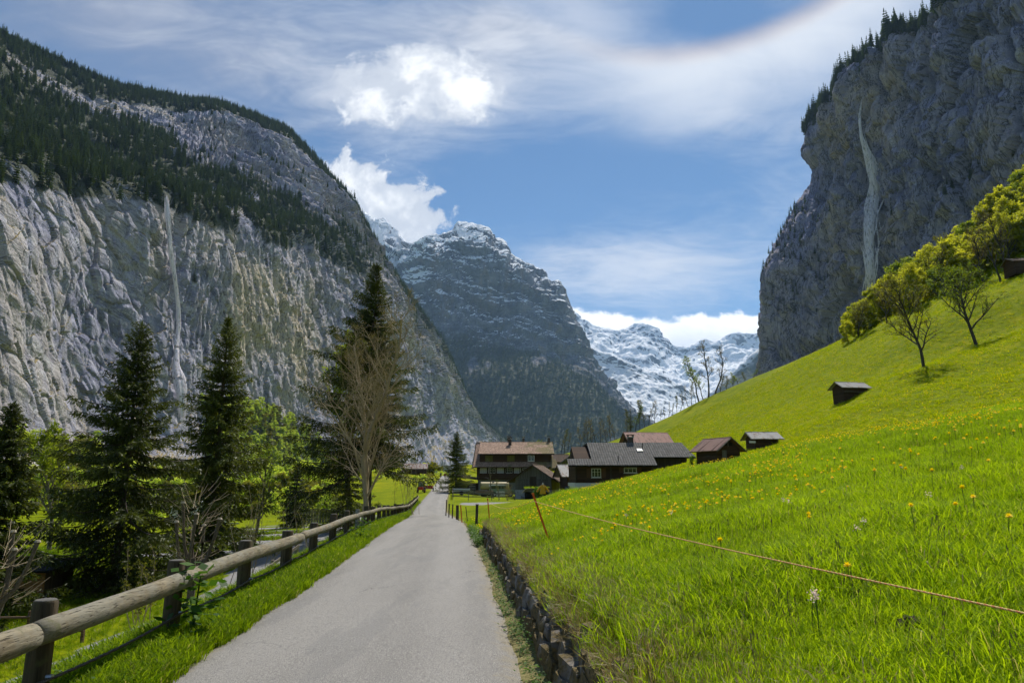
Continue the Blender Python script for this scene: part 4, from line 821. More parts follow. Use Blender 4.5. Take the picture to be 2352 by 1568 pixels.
q = np.array(q); nq = len(q); scatter('spring_woodland', 'bright green spring woodland at the foot of the left cliff', q, np.stack([q[:, 0]*0, q[:, 0]*0, rg.rand(nq)*6.28], 1), rg.uniform(.6, 1.15, nq)*np.where(q[:, 1] < 200, .42, 1.), np.where(q[:, 1] < 200, rg.choice([0, 2, 2], nq), rg.choice([0, 1, 2], nq, p=[.42, .42, .16])), LWM)
q = np.array([(ab(u, 1040)[0]*Y_, Y_, 0) for u, Y_ in zip(rg.uniform(930, 1330, 520), rg.uniform(700, 2300, 520))]); nq = len(q)
scatter('valley_conifers', 'dark conifers on the valley floor behind the farm', q, np.stack([q[:, 0]*0, q[:, 0]*0, rg.rand(nq)*6.28], 1), rg.uniform(.8, 1.5, nq), rg.randint(0, 4, nq), CON)
# ================================================================== log guard rail on the left
def wood_mat(name, c0, c1, axis=1, sc=1., grey=None, moss=None, bump=.7):
    m, n = newmat(name); p = n.n('ShaderNodeTexCoord').outputs['Object']; st = [9*sc]*3; st[axis] = .55*sc
    g = n.noise(n.mapv(p, tuple(st)), 1.6, 6., .65, .6); c = n.noise(n.mapv(p, tuple(s*2.6 for s in st)), 2., 4., .6, .3); b = n.noise(p, 1.4*sc, 4., .6)
    col = n.mix(n.step(g, .32, .68), c0, c1)
    if grey: col = n.mix(n.mul(n.step(b, .38, .62), .8), col, grey)
    if moss: col = n.mix(n.mul(n.step(n.noise(p, 2.3*sc, 5., .7), .54, .64), .7), col, moss)
    col = n.mix(n.mul(n.step(c, .60, .70), .75), col, tuple(v*.22 for v in c0))
    bp = n.n('ShaderNodeBump', {'Strength': bump, 'Distance': .012, 'Height': n.sub(g, n.mul(n.step(c, .58, .70), .9))})
    out(n, pbsdf(n, col, .82, bp.outputs[0], spec=.2)); return m
M_LOG = wood_mat('weathered log', (.125, .100, .062), (.285, .240, .160), 1, 1.7, (.215, .205, .165), (.13, .13, .065), 1.)
M_POST = wood_mat('dark round post', (.045, .034, .022), (.115, .086, .052), 2, 1.2, None, (.085, .080, .035))
M_POSTL = wood_mat('pale round post', (.16, .15, .12), (.30, .28, .23), 2, 1.2)
M_END = plain('post end grain', (.10, .095, .085), .9, .5, 14.)
M_ROPE = plain('steel wire rope', (.085, .065, .055), .5, .4, 30., metal=.5, spec=.5)
M_ZINC = plain('galvanised fitting', (.45, .45, .46), .35, .2, 8., metal=.8)
def fx(y): return -2.95-.1*y
fence = thing('log_guard_rail', 'round log guard rail on posts along the left edge of the road', 'guard rail', (0, 0, 0))
g_ = np.random.RandomState(4); fy = [2.35, 5.4]+[7.95+2.8*k_ for k_ in range(28)]; ft = []
for k_, y in enumerate(fy):
    x = fx(y); z = H(x, y); h = .81+g_.normal()*.025; r = .095+g_.normal()*.005; ln = g_.normal(0, .012, 2); ft.append(z)
    mb = MB().tube([(x, y, z-.4), (x+ln[0]*.5, y+ln[1]*.5, z+h*.5), (x+ln[0], y+ln[1], z+h-.02), (x+ln[0], y+ln[1], z+h)], [r*1.03, r, r, r*.88], 16 if y < 25 else 9)
    po = mb.build('post', M_POSTL if k_ == 8 else M_POST, fence, True)
    MB().tube([(x+ln[0], y+ln[1], z+h), (x+ln[0], y+ln[1], z+h+.006)], [r*.86, r*.80], 14).build('end_grain', M_END, po)
    MB().tube([(x+r-.01, y-.01, z+.27), (x+r+.035, y-.01, z+.27)], [.020, .020], 8).build('rope_clip', M_ZINC, fence)
ftz = np.array(ft)
def rail_z(y): return np.interp(y, fy, ftz)+.635
jt = [-.6, 5.0, 14.1, 23.2, 32.6, 42.4, 52.2, 62., 72., 83.8]
for a, b in zip(jt[:-1], jt[1:]):
    ys = np.linspace(a+.008, b-.008, int((b-a)/.22)+2); V = []; ns_ = 20 if a < 30 else 10; R_ = .083+g_.normal()*.004
    zz = rail_z(ys)+.012*np.sin(ys*.9+a)
    th = np.arange(ns_)*2*math.pi/ns_; q = np.stack([np.cos(th)[None]+0*ys[:, None], ys[:, None]*.8+0*th, np.sin(th)[None]+0*ys[:, None]], -1)
    rr = R_*(1+.05*perlin(q*[1.2, 1, 1.2]+a)+.035*perlin(q*[3, 2.2, 3]+a*3)); tp = 1+.10*(ys-a)/(b-a); rr = rr*tp[:, None]
    rr[0] *= .93; rr[-1] *= .93
    V = np.stack([fx(ys)[:, None]+.150+rr*np.cos(th), ys[:, None]+0*rr, zz[:, None]+rr*np.sin(th)], -1)
    n1 = len(ys); i = (np.arange(n1-1)[:, None]*ns_+np.arange(ns_)[None]); j = (np.arange(n1-1)[:, None]*ns_+(np.arange(ns_)[None]+1) % ns_)
    F = np.stack([i, j, j+ns_, i+ns_], -1).reshape(-1, 4); vv = V.reshape(-1, 3); c0 = V[0].mean(0); c1 = V[-1].mean(0); vv = np.vstack([vv, c0, c1]); e = len(vv)
    k0 = np.arange(ns_); T = np.vstack([np.stack([(k0+1) % ns_, k0, np.full(ns_, e-2)], 1), np.stack([k0+(n1-1)*ns_, (k0+1) % ns_+(n1-1)*ns_, np.full(ns_, e-1)], 1)])
    mobj('rail', npmesh('rail', vv, [F, T], M_LOG, True), fence)
def rope_pt(y): return np.stack([fx(y)+.118, y, np.interp(y, fy, ftz)+.27-.035*np.sin(np.clip((y-2.35)/2.8, 0, 99) % 1*math.pi)], -1)
for s_ in range(3):
    ys = np.arange(1.2, 16, .022); c = rope_pt(ys); ph = ys*2*math.pi/.075+s_*2.094; c[:, 0] += .0075*np.cos(ph); c[:, 2] += .0075*np.sin(ph)
    V, F = segs(c[:-1], c[1:], np.full(len(c)-1, .0075), np.full(len(c)-1, .0075), 5); mobj('rope_strand', npmesh('rope_strand', V, [F], M_ROPE, True), fence)
ys = np.arange(16, 84, .5); c = rope_pt(ys); V, F = segs(c[:-1], c[1:], np.full(len(c)-1, .014), np.full(len(c)-1, .014), 6); mobj('rope', npmesh('rope', V, [F], M_ROPE, True), fence)
# ------------------------------------------------------------------ low board fences below the rail
M_BOARD = wood_mat('grey fence board', (.12, .10, .08), (.27, .235, .19), 1, 2.)
def rail_fence(label, P, rails, ph, mat=M_BOARD, w=.025, hh=.09, round_=False):
    t = thing('rail_fence', label, 'fence'); Q = [(x, y, H(x, y)) for x, y in P]
    for x, y, z in Q: MB().box(x-.04, x+.04, y-.04, y+.04, z-.3, z+ph).build('post', mat, t)
    for (x0, y0, z0), (x1, y1, z1) in zip(Q[:-1], Q[1:]):
        for h in rails:
            d = Vector((x1-x0, y1-y0, 0)).normalized(); nn_ = Vector((d.y, -d.x, 0))*.055
            a = Vector((x0, y0, z0+h))+nn_-d*.06; b = Vector((x1, y1, z1+h))+nn_+d*.06
            (MB().tube([a, b], .035, 7) if round_ else MB().bar(a, b, w, hh)).build('rail', mat, t, round_)
    return t
rail_fence('low one-rail board fence just below the log guard rail', [(-5.75-.03*y, y) for y in (5.2, 7.0, 8.9, 10.8, 12.7, 14.6, 16.6, 18.8, 21)], (.80,), .88)
M_BROWN = wood_mat('brown round rail', (.09, .055, .035), (.20, .13, .08), 0, 2.)
rail_fence('brown two-rail fence beyond the gravel path', [(-16.2, 21.5), (-14.2, 21.3), (-12.4, 21.0)], (.35, .78), .95, M_BROWN, round_=True)
# ================================================================== dry stone wall on the right
def stone_mat():
    m, n = newmat('wall limestone'); tc = n.n('ShaderNodeTexCoord').outputs['Object']; pos = n.n('ShaderNodeNewGeometry').outputs['Position']; rnd = n.n('ShaderNodeObjectInfo').outputs['Random']
    f = n.noise(pos, 7., 6., .7, .4); g = n.noise(pos, 34., 4., .65); b = n.noise(pos, 2.2, 4., .6)
    col = n.mix(n.step(f, .33, .66), (.085, .078, .070), (.30, .29, .28)); col = n.mix(n.mul(rnd, .35), col, (.24, .20, .15))
    mo = n.step(n.add(b, n.mul(n.sub(f, .5), .6)), .40, .52); col = n.mix(n.mul(mo, .85), col, n.mix(n.step(g, .35, .65), (.050, .040, .012), (.17, .115, .025)))
    col = n.mix(n.mul(n.step(n.noise(pos, 12., 5., .7), .60, .68), .8), col, (.035, .03, .025))
    bp = n.n('ShaderNodeBump', {'Strength': .8, 'Distance': .03, 'Height': n.add(f, n.mul(g, .5))}); out(n, pbsdf(n, col, .9, bp.outputs[0], spec=.15)); return m
M_STONE = stone_mat(); M_EARTH = plain('wall earth', (.06, .045, .028), .95, .4, 6., bump=.8)
def stone_mesh(seed):
    b = bmesh.new(); bmesh.ops.create_cube(b, size=1.); bmesh.ops.subdivide_edges(b, edges=b.edges, cuts=1, use_grid_fill=True)
    r = np.random.RandomState(seed)
    for v in b.verts:
        k_ = max(abs(v.co.x), abs(v.co.y), abs(v.co.z)); nz = sum(abs(c) > .49 for c in v.co); v.co *= (1, 1.03, .95, .84)[nz]; v.co += Vector(r.normal(0, .038, 3))
    me = bpy.data.meshes.new('stone'); b.to_mesh(me); b.free(); me.materials.append(M_STONE); me.polygons.foreach_set('use_smooth', [True]*len(me.polygons)); me.set_sharp_from_angle(angle=R(38)); return me
SM = [stone_mesh(i) for i in range(16)]
wall = thing('stone_wall', 'mossy dry stone retaining wall between the road and the meadow', 'wall'); g_ = np.random.RandomState(9)
ys = np.arange(1.6, 22.6, .3); V = []
for y in ys:
    x = float(wall_x(y)); z = float(road_z(y)); tz = z+.44*float(sstep(y, 22.4, 19.5)); V += [(x+.06, y, z-.15), (x+.18, y, tz), (x+.50, y, tz+.0), (x+.50, y, z-.15)]
F = [(i*4+k_, i*4+(k_+1) % 4, (i+1)*4+(k_+1) % 4, (i+1)*4+k_) for i in range(len(ys)-1) for k_ in range(4)]
mb = MB(); mb.add(V, F); mb.build('earth_fill', M_EARTH, wall)
zc = 0.
for ci, ch in enumerate((.18, .165, .14)):
    y = 1.7+g_.rand()*.2
    while y < 22.0:
        w = g_.uniform(.19, .44)*(1 if ci < 2 else 1.1); hh = ch*g_.uniform(.88, 1.2); d = g_.uniform(.24, .34); x = float(wall_x(y+w/2)); fade = float(sstep(y, 22.4, 20.2))
        if fade > .3 or ci == 0:
            o = mobj('stone', SM[g_.randint(16)], wall); sl_ = float(road_x(y+.2)-road_x(y))/.2
            o.location = (x+.15+g_.normal()*.010+.055*ci, y+w/2, float(road_z(y))+zc*fade+hh*.5-.02); o.scale = (d, w*1.13, hh*1.22); o.rotation_euler = (g_.normal()*.05, g_.normal()*.05, math.atan(-sl_)+g_.normal()*.05+(math.pi if g_.rand() < .5 else 0))
        y += w
    zc += ch
for k_ in range(14):                                                # loose cap stones
    y = 2.2+k_*.95+g_.rand()*.5
    if y > 19.5 or g_.rand() < .3: continue
    o = mobj('stone', SM[g_.randint(16)], wall); s = g_.uniform(.14, .24); o.location = (float(wall_x(y))+.30+g_.normal()*.04, y, float(road_z(y))+.47); o.scale = (s*1.1, s*1.3, s*.6); o.rotation_euler = (g_.normal()*.2, g_.normal()*.2, g_.rand()*6)
# ================================================================== grass, weeds and flowers
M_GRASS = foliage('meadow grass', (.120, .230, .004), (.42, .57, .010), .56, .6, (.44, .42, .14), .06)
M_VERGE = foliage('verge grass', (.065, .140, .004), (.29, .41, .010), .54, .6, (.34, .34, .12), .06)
M_SLOPE = foliage('slope grass', (.16, .24, .002), (.40, .48, .006), .54, .7, (.65, .52, .01), .03)
M_STRAW = foliage('dry grass', (.16, .125, .055), (.44, .37, .20), .30, .6)
def tuft(seed, n_, h0, h1, rad, w, mat, lean=.35, wind=(.10, -.05)):
    g = np.random.RandomState(seed); a = g.rand(n_)*6.283; r = rad*np.sqrt(g.rand(n_)); B = np.stack([r*np.cos(a), r*np.sin(a), np.full(n_, -.02)], 1)
    h = g.uniform(h0, h1, n_); ln = lean*g.rand(n_)**1.3; la = g.rand(n_)*6.283; D = np.stack([np.cos(la)*ln+wind[0], np.sin(la)*ln+wind[1], np.ones(n_)], 1)
    M1 = B+D*(h*.45)[:, None]; D2 = D.copy(); D2[:, :2] *= 2.1; D2[:, 2] *= .78; M2 = M1+D2*(h*.33)[:, None]; D3 = D2.copy(); D3[:, :2] *= 1.5; D3[:, 2] *= .45; Tp = M2+D3*(h*.30)[:, None]
    S = np.stack([-np.sin(la+g.normal(0, .6, n_)), np.cos(la), 0*la], 1)*(w*g.uniform(.6, 1.3, n_))[:, None]
    V = np.stack([B-S*.7, B+S*.7, M1-S, M1+S, M2-S*.75, M2+S*.75, Tp], 1).reshape(-1, 3); b = (np.arange(n_)*7)[:, None]
    Q = np.vstack([b+[[0, 1, 3, 2]], b+[[2, 3, 5, 4]]]); T = b+[[4, 5, 6]]; t = np.repeat(g.rand(n_), 7)*.999
    return npmesh('tuft', V, [Q, T], mat, False, {'tint': t})
TUFT = protos('meadow_tuft', [tuft(i, 30, .09, .26, .10, .0026, M_GRASS) for i in range(7)]+[tuft(20+i, 16, .05, .15, .09, .0065, M_GRASS, .9) for i in range(2)]+[tuft(30, 14, .12, .26, .07, .0025, M_STRAW, .6)])
def keep(P):
    x, y, z = P.T; yc = y*CP+(z-EYE)*SP; zc = -y*SP+(z-EYE)*CP; u = 1176+FPX*x/np.maximum(yc, .05); v = 784-FPX*zc/np.maximum(yc, .05); return (yc > .6) & (u > -140) & (u < 2500) & (v < 1760)
def field(n_, rfun, amin, amax, cond):
    a = rg.uniform(amin, amax, n_); r = rfun(rg.rand(n_)); x = r*np.sin(a); y = r*np.cos(a); ok = cond(x, y); x, y = x[ok], y[ok]; P = np.stack([x, y, height(x, y)], 1); return P[keep(P)]
def put(name, label, P, smin, smax, idx, coll, tilt=.10):
    n_ = len(P); return scatter(name, label, P, np.stack([rg.normal(0, tilt, n_), rg.normal(0, tilt, n_), rg.rand(n_)*6.28], 1), rg.uniform(smin, smax, n_)*(1+.012*np.hypot(P[:, 0], P[:, 1])), idx, coll)
onm = lambda x, y: ((x > wall_x(np.clip(y, -60, 300))+.36+.10*perlin(np.stack([y*1.3, y*0, y*0], -1))) & (y < 21.5)) | ((y >= 21.5) & (x > road_x(np.clip(y, -60, 300))+1.72))
P = np.vstack([field(26000, lambda t: 1.6+6.4*np.sqrt(t), -.35, 1.05, onm), field(40000, lambda t: 8+8*t**.8, -.3, .75, onm), field(46000, lambda t: 16+18*t, -.26, .72, onm)])
pn = fbm(np.stack([P[:, 0]*.35, P[:, 1]*.35, P[:, 0]*0], 1), 3); i_ = np.where(pn > .22, rg.choice([7, 8, 0, 1], len(P)), rg.randint(0, 7, len(P))); dryp = sstep(P[:, 0]-wall_x(np.clip(P[:, 1], 0, 40)), 1.2, .4)*sstep(P[:, 1], 24, 18); i_ = np.where(rg.rand(len(P)) < .03+.55*dryp, 9, i_)
hn = fbm(np.stack([P[:, 0]*.5, P[:, 1]*.5, P[:, 0]*0+8], 1), 3); o_ = put('meadow_grass', 'long green meadow grass above the stone wall', P, .8, 1.25, i_, TUFT); sc_ = np.empty(len(P), np.float32); o_.data.attributes['scl'].data.foreach_get('value', sc_); o_.data.attributes['scl'].data.foreach_set('value', (sc_*np.clip(.82+.75*hn, .45, 1.3)).astype(np.float32))
VT = protos('verge_tuft', [tuft(50+i, 26, .10, .24, .10, .0038, M_VERGE, .45, (.12, -.1)) for i in range(5)]+[tuft(60, 14, .08, .2, .07, .003, M_STRAW, .7)])
onv = lambda x, y: (x < road_x(np.clip(y, -60, 300))-1.50-.14*perlin(np.stack([y*.9, y*0, y*0], -1))) & (x > road_x(np.clip(y, -60, 300))-2.75) & (y < 95)
P = np.vstack([field(60000, lambda t: 2+22*t, -.95, 0, onv), field(24000, lambda t: 24+60*t, -.35, 0, onv)])
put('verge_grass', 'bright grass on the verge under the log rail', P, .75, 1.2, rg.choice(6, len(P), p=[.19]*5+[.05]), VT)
onb = lambda x, y: (x < road_x(np.clip(y, -60, 300))-2.7) & (x > -34) & (gravel_mask(x, y) < .3)
P = np.vstack([field(16000, lambda t: 3+14*t, -1.1, 0, lambda x, y: onb(x, y) & (x > road_x(y)-6.5)), field(30000, lambda t: 8+50*np.sqrt(t), -.95, 0, onb)])
put('bank_grass', 'short grass on the bank and flat left of the road', P, .55, .95, rg.choice(6, len(P), p=[.18]*5+[.10]), VT)
# straw hanging over the wall head
n_ = 1500; y = rg.uniform(2, 21, n_); x = wall_x(y)+rg.uniform(.14, .52, n_); P = np.stack([x, y, road_z(y)+.47+rg.normal(0, .015, n_)], 1)
scatter('dry_grass', 'dry straw-coloured grass hanging over the wall head', P, np.stack([rg.normal(0, .3, n_), rg.normal(-.6, .4, n_)*(x < wall_x(y)+.36), rg.normal(0, .6, n_)], 1), rg.uniform(.7, 1.2, n_), rg.choice([9, 9, 9, 0], n_), TUFT)
def weed(seed, n_=46, h=.26, s=.055):
    g = np.random.RandomState(seed); P = np.stack([g.normal(0, .07, n_), g.normal(0, .07, n_), h*g.rand(n_)**.8], 1); a = g.rand(n_)*6.28
    V, F, T = leaf_quads(P, np.stack([np.cos(a), np.sin(a), g.uniform(-.2, .5, n_)], 1), np.tile([0, 0, 1.], (n_, 1))+g.normal(0, .3, (n_, 3)), g.uniform(.6, 1.3, n_)*s, g.uniform(.5, .9, n_)*s, g.rand(n_)); return npmesh('weed', V, [F], M_WEED, False, {'tint': T})
WD = protos('weed', [weed(i) for i in range(4)])
n_ = 150; y = np.concatenate([rg.uniform(2, 20, 90), rg.uniform(19, 26, 60)]); x = road_x(y)+1.61+rg.uniform(-.05, .07, n_); P = np.stack([x, y, height(x, y)-.01], 1); scatter('wall_weeds', 'leafy weeds growing along the foot of the stone wall', P, np.stack([0*x, 0*x, rg.rand(n_)*6.28], 1), np.where(y > 19, rg.uniform(.6, 1.1, n_), rg.uniform(.2, .75, n_)), rg.randint(0, 4, n_), WD)
n_ = 200; y = rg.uniform(3, 40, n_); x = road_x(y)-1.9-rg.uniform(-.1, .6, n_); P = np.stack([x, y, height(x, y)], 1); scatter('verge_weeds', 'broad-leaved weeds among the verge grass', P, np.stack([0*x, 0*x, rg.rand(n_)*6.28], 1), rg.uniform(.3, .8, n_), rg.randint(0, 4, n_), WD)
for i, (x, y, s) in enumerate([(-3.42, 7.75, 1.9), (fx(20.5)+.6, 20.5, 1.5)]):
    t = thing('leafy_weed', ('tall heart-leaved weed growing beside the second rail post', 'lime green bush of weeds at the rail foot, further down the road')[i], 'plant', (x, y, H(x, y))); t.scale = (s, s, s*1.25)
    MB().tube([(0, 0, -.02), (.02, .01, .28)], [.008, .004], 6).build('stem', M_WEED, t); me = weed(90+i, 90, .34, .07); mobj('leaves', me, t)
def seed_head(seed):
    g = np.random.RandomState(seed); V0 = []; V1 = []; R0 = []; R1 = []
    for k_ in range(3):
        x, y = g.normal(0, .05, 2); h = g.uniform(.22, .36); q = np.array([x+g.normal(0, .03), y+g.normal(0, .03), h]); V0 += [(x, y, 0), q]; V1 += [q, q+[0, 0, .022]]; R0 += [.0011, .0035]; R1 += [.001, .002]
    V, F = segs(V0, V1, R0, R1, 4); return npmesh('seed_head', V, [F], M_SEED, False, {'tint': np.zeros(len(V))})
M_SEED = plain('brown seed heads', (.15, .125, .05), .9, .4, 30.); SHD = protos('seed_head', [seed_head(i) for i in range(3)])
P = field(1500, lambda t: 2+26*t**.8, -.2, .95, onm); n_ = len(P); scatter('seed_heads', 'brown plantain seed heads among the meadow grass', P, np.stack([rg.normal(0, .12, n_), rg.normal(0, .12, n_), rg.rand(n_)*6], 1), rg.uniform(.7, 1.1, n_), rg.randint(0, 3, n_), SHD)
# rough grass on the further slope
FT = protos('slope_tuft', [tuft(80+i, 22, .05, .16, .22, .012, M_SLOPE, .9) for i in range(4)])
x = rg.uniform(6, 150, 90000); y = rg.uniform(36, 210, 90000); P = np.stack([x, y, height(x, y)], 1); a_ = x/y; P = P[keep(P) & (a_ > .12) & (rg.rand(len(x)) < np.clip(95/np.hypot(x, y), 0, 1))]; n_ = len(P)
scatter('slope_grass', 'rough yellow-green grass on the steep slope', P, np.stack([rg.normal(0, .15, n_), rg.normal(0, .15, n_), rg.rand(n_)*6], 1), rg.uniform(.8, 1.5, n_)*(1+.004*P[:, 1]), rg.randint(0, 4, n_), FT)
# dandelions
M_YEL = foliage('dandelion yellow', (.95, .76, .006), (.98, .84, .012), .30); M_STEM = foliage('flower stem', (.06, .12, .02), (.14, .2, .04), .2); M_PINK = foliage('cuckooflower petals', (.80, .64, .80), (.85, .72, .85), .4)
def flower_mesh(seed, r=.021, np_=16):
    g = np.random.RandomState(seed); P = []; D = []
    for ring, (k_, el) in enumerate(((np_, .15), (np_, .6), (8, 1.6))):
        for j in range(k_): a = j*6.283/k_+ring*.2+g.rand()*.15; P.append((0, 0, .002*ring)); D.append((math.cos(a), math.sin(a), el+g.normal()*.1))
    N = len(P); V, F, _ = leaf_quads(np.array(P, float), np.array(D), np.tile([0, 0, 1.], (N, 1)), np.full(N, r), np.full(N, r*.42), np.zeros(N)); return npmesh('flower_head', V, [F], M_YEL)
FM = [flower_mesh(i) for i in range(4)]
def stem_mesh(h): return MB().tube([(0, 0, -.02), (.012, .004, h*.5), (0, 0, h)], [.0028, .0025, .0025], 5).mesh('stem', M_STEM, True)
STM = {h: stem_mesh(h) for h in (.16, .21, .26)}
dl = [(2205, 1228), (1862, 1200+56), (2105, 1270), (1957, 1398), (1660, 1320), (1495, 1285), (1480, 1192), (1495, 1160), (1520, 1160), (2245, 1208), (2220, 1195), (2150, 1152), (2330, 1270), (1905, 1090), (2060, 1120), (1865, 1250)]
g_ = np.random.RandomState(77)
for k_ in range(105):
    u = g_.uniform(1400, 2352); t_ = g_.rand()**.55; cr = np.interp(u, [1310, 1600, 1900, 2352], [1128, 1073, 1018, 930]); dl.append((u, cr+8+(1-t_)*170))
def on_ground(u, v, y0=2., y1=60.):
    a, b = ab(u, v); ys_ = np.linspace(y0, y1, 900); d_ = EYE+b*ys_-height(a*ys_, ys_); i = np.argmax(d_ < 0) if (d_ < 0).any() else len(ys_)-1; return a*ys_[i], ys_[i]
for k_, (u, v) in enumerate(dl):
    hh = (.16, .21, .26)[k_ % 3]; x, y = on_ground(u, v+ 6); near = 'dandelions in the near meadow'
    t = thing('dandelion', 'yellow dandelion in the near meadow grass', 'flower', (x, y, H(x, y)+.08), g_.rand()*6.28, near); s = 1.0+.012*y; t.scale = (s, s, s)
    mobj('stem', STM[hh], t); o = mobj('flower_head', FM[k_ % 4], t, (0, 0, hh)); o.rotation_euler = (g_.normal()*.25, g_.normal()*.25, 0); o.scale = (1.3,)*3
DH = protos('dandelion_head', FM[:2])
P = field(6500, lambda t: 9+24*t**.7, -.1, .72, onm); pn = fbm(np.stack([P[:, 0]*.22, P[:, 1]*.22, P[:, 0]*0+4], 1), 2); P = P[pn > .10]; P[:, 2] += rg.uniform(.22, .34, len(P)); n_ = len(P)
scatter('meadow_flowers', 'scattered yellow flowers across the meadow', P, np.stack([rg.normal(0, .3, n_), rg.normal(0, .3, n_), rg.rand(n_)*6], 1), rg.uniform(.8, 1.35, n_), rg.randint(0, 2, n_), DH)
for k_, (u, v) in enumerate([(1880, 1475), (1886, 1490), (1876, 1482), (1803, 1190), (1815, 1195), (1990, 1268), (1975, 1290), (2140, 1195), (1545, 1212), (1440, 1212), (2215, 1115), (2075, 1105)]):
    x, y = on_ground(u, v+10); t = thing('cuckooflower', 'pale pink cuckooflower in the near meadow grass', 'flower', (x, y, H(x, y)), k_*1., 'pale pink cuckooflowers'); mobj('stem', STM[.26], t)
    g2 = np.random.RandomState(k_); N = 20; V, F, _ = leaf_quads(g2.normal(0, .012, (N, 3))+[0, 0, .27], g2.normal(size=(N, 3))+[0, 0, .2], g2.normal(size=(N, 3)), np.full(N, .014), np.full(N, .011), np.zeros(N)); mobj('flower_head', npmesh('flower_head', V, [F], M_PINK), t)
x, y = float(wall_x(3.6))-.16, 3.6; t = thing('dandelion', 'large dandelion leaning over the road at the foot of the stone wall', 'flower', (x, y, H(x, y))); mobj('stem', stem_mesh(.3), t); mobj('flower_head', FM[1], t, (0, 0, .3)).scale = (1.2,)*3
t = thing('molehill', 'dark lump of bare earth in the near meadow', 'earth mound', (0, 0, 0)); x, y = on_ground(2098, 1478); b = bmesh.new(); bmesh.ops.create_icosphere(b, subdivisions=3, radius=1.)
for v_ in b.verts: v_.co *= 1+.35*float(perlin(np.array([v_.co[:]])*2.2)[0])+.2*float(perlin(np.array([v_.co[:]])*6)[0])
me = bpy.data.meshes.new('mound'); b.to_mesh(me); b.free(); me.materials.append(M_EARTH); t.location = (x, y, H(x, y)+.05); o = mobj('mound', me, t); o.scale = (.075, .075, .07)
# ================================================================== stakes and cord of the pasture fence
M_ORANGE = plain('orange stake', (.62, .115, .012), .55, .25, 8., stretch=(4, 4, 1)); M_CORD = plain('yellow cord', (.72, .50, .16), .6, .35, 60., stretch=(1, 1, 1)); M_DARKP = wood_mat('dark fence stake', (.035, .028, .022), (.10, .08, .06), 2, 3.)
M_RED = plain('red tracer thread', (.62, .14, .06), .6)
def stake(label, u, v, Y, tu, tv, w, mat, cat='stake', name='orange_stake'):
    b = at(u, v, Y); b = (b[0], b[1], H(b[0], b[1])-.1); tp = at(tu, tv, Y); t = thing(name, label, cat, b); q = Vector(tp)-Vector(b); MB().bar((0, 0, 0), q, w, w*.8, (0, 1, 0)).build('shaft', mat, t)
    MB().bar(q*.985, q*1.012, w*1.25, w, (0, 1, 0)).build('cap', mat, t); return tp
T0 = stake('near orange plastic stake holding the cord above the stone wall', 1268, 1222, 12.4, 1224, 1133, .034, M_ORANGE)
T1 = stake('orange stake leaning at the left end of the cord', 1128, 1186, 24, 1120, 1145, .035, M_ORANGE)
for i, (u, v, Y, tu, tv, w, m_, lab) in enumerate([(1094, 1190, 27, 1096, 1158, .10, M_DARKP, 'thick dark post at the start of the stone wall'), (1075, 1186, 31, 1070, 1164, .035, M_DARKP, 'thin dark slanting stake left of the thick post'), (1062, 1178, 34, 1058, 1160, .05, M_ORANGE, 'short orange stake nearest the road bend'),
        (1054, 1180, 36, 1053, 1160, .03, M_DARKP, 'thin brown stick beside the road bend'), (1039, 1174, 41, 1040, 1158, .07, M_DARKP, 'dark post on the verge before the farm drive'), (1031, 1172, 44, 1032, 1157, .07, M_DARKP, 'dark post left of the farm drive'), (1024, 1168, 48, 1026, 1148, .07, M_DARKP, 'dark post closest to the road'), (1050, 1172, 39, 1050, 1160, .12, M_DARKP, 'short black box on a post beside the farm drive')]):
    stake(lab, u, v, Y, tu, tv, w, m_, 'post', 'fence_post' if m_ is M_DARKP else 'orange_stake')
E = Vector(at(2352, 1393, 2.55)); A = Vector(T0)+Vector((.01, -.03, -.13)); d = (E-A); E2 = A+d*1.16; n_ = 1500
s = np.linspace(0, 1, n_); L_ = np.array(A)+np.outer(s, np.array(E2-A)); L_[:, 2] -= .05*np.sin(s*math.pi)
c = thing('pasture_cord', 'yellow and red cord stretched across the meadow from the orange stake', 'cord')
for k_ in range(3):
    ph = s*(E2-A).length/.035*2*math.pi+k_*2.094; q = L_.copy(); q[:, 0] += .0022*np.cos(ph); q[:, 2] += .0022*np.sin(ph); V, F = segs(q[:-1], q[1:], np.full(n_-1, .0026), np.full(n_-1, .0026), 5); mobj('strand', npmesh('strand', V, [F], M_RED if k_ == 2 else M_CORD, True), c)
e = E2; stz = H(e.x, e.y); t = thing('orange_stake', 'orange stake at the right end of the cord', 'stake', (e.x, e.y, stz-.1)); MB().bar((0, 0, 0), (.05, 0, e.z-stz+.25), .034, .03, (0, 1, 0)).build('shaft', M_ORANGE, t)
B = Vector(T1)+Vector((0, 0, -.08)); L_ = np.array(A)+np.outer(np.linspace(0, 1, 40), np.array(B-A)); L_[:, 2] -= .18*np.sin(np.linspace(0, 1, 40)*math.pi); V, F = segs(L_[:-1], L_[1:], np.full(39, .005), np.full(39, .005), 5)
tag(mobj('pasture_cord', npmesh('pasture_cord', V, [F], M_CORD, True)), 'slack yellow cord between the two orange stakes', 'cord')
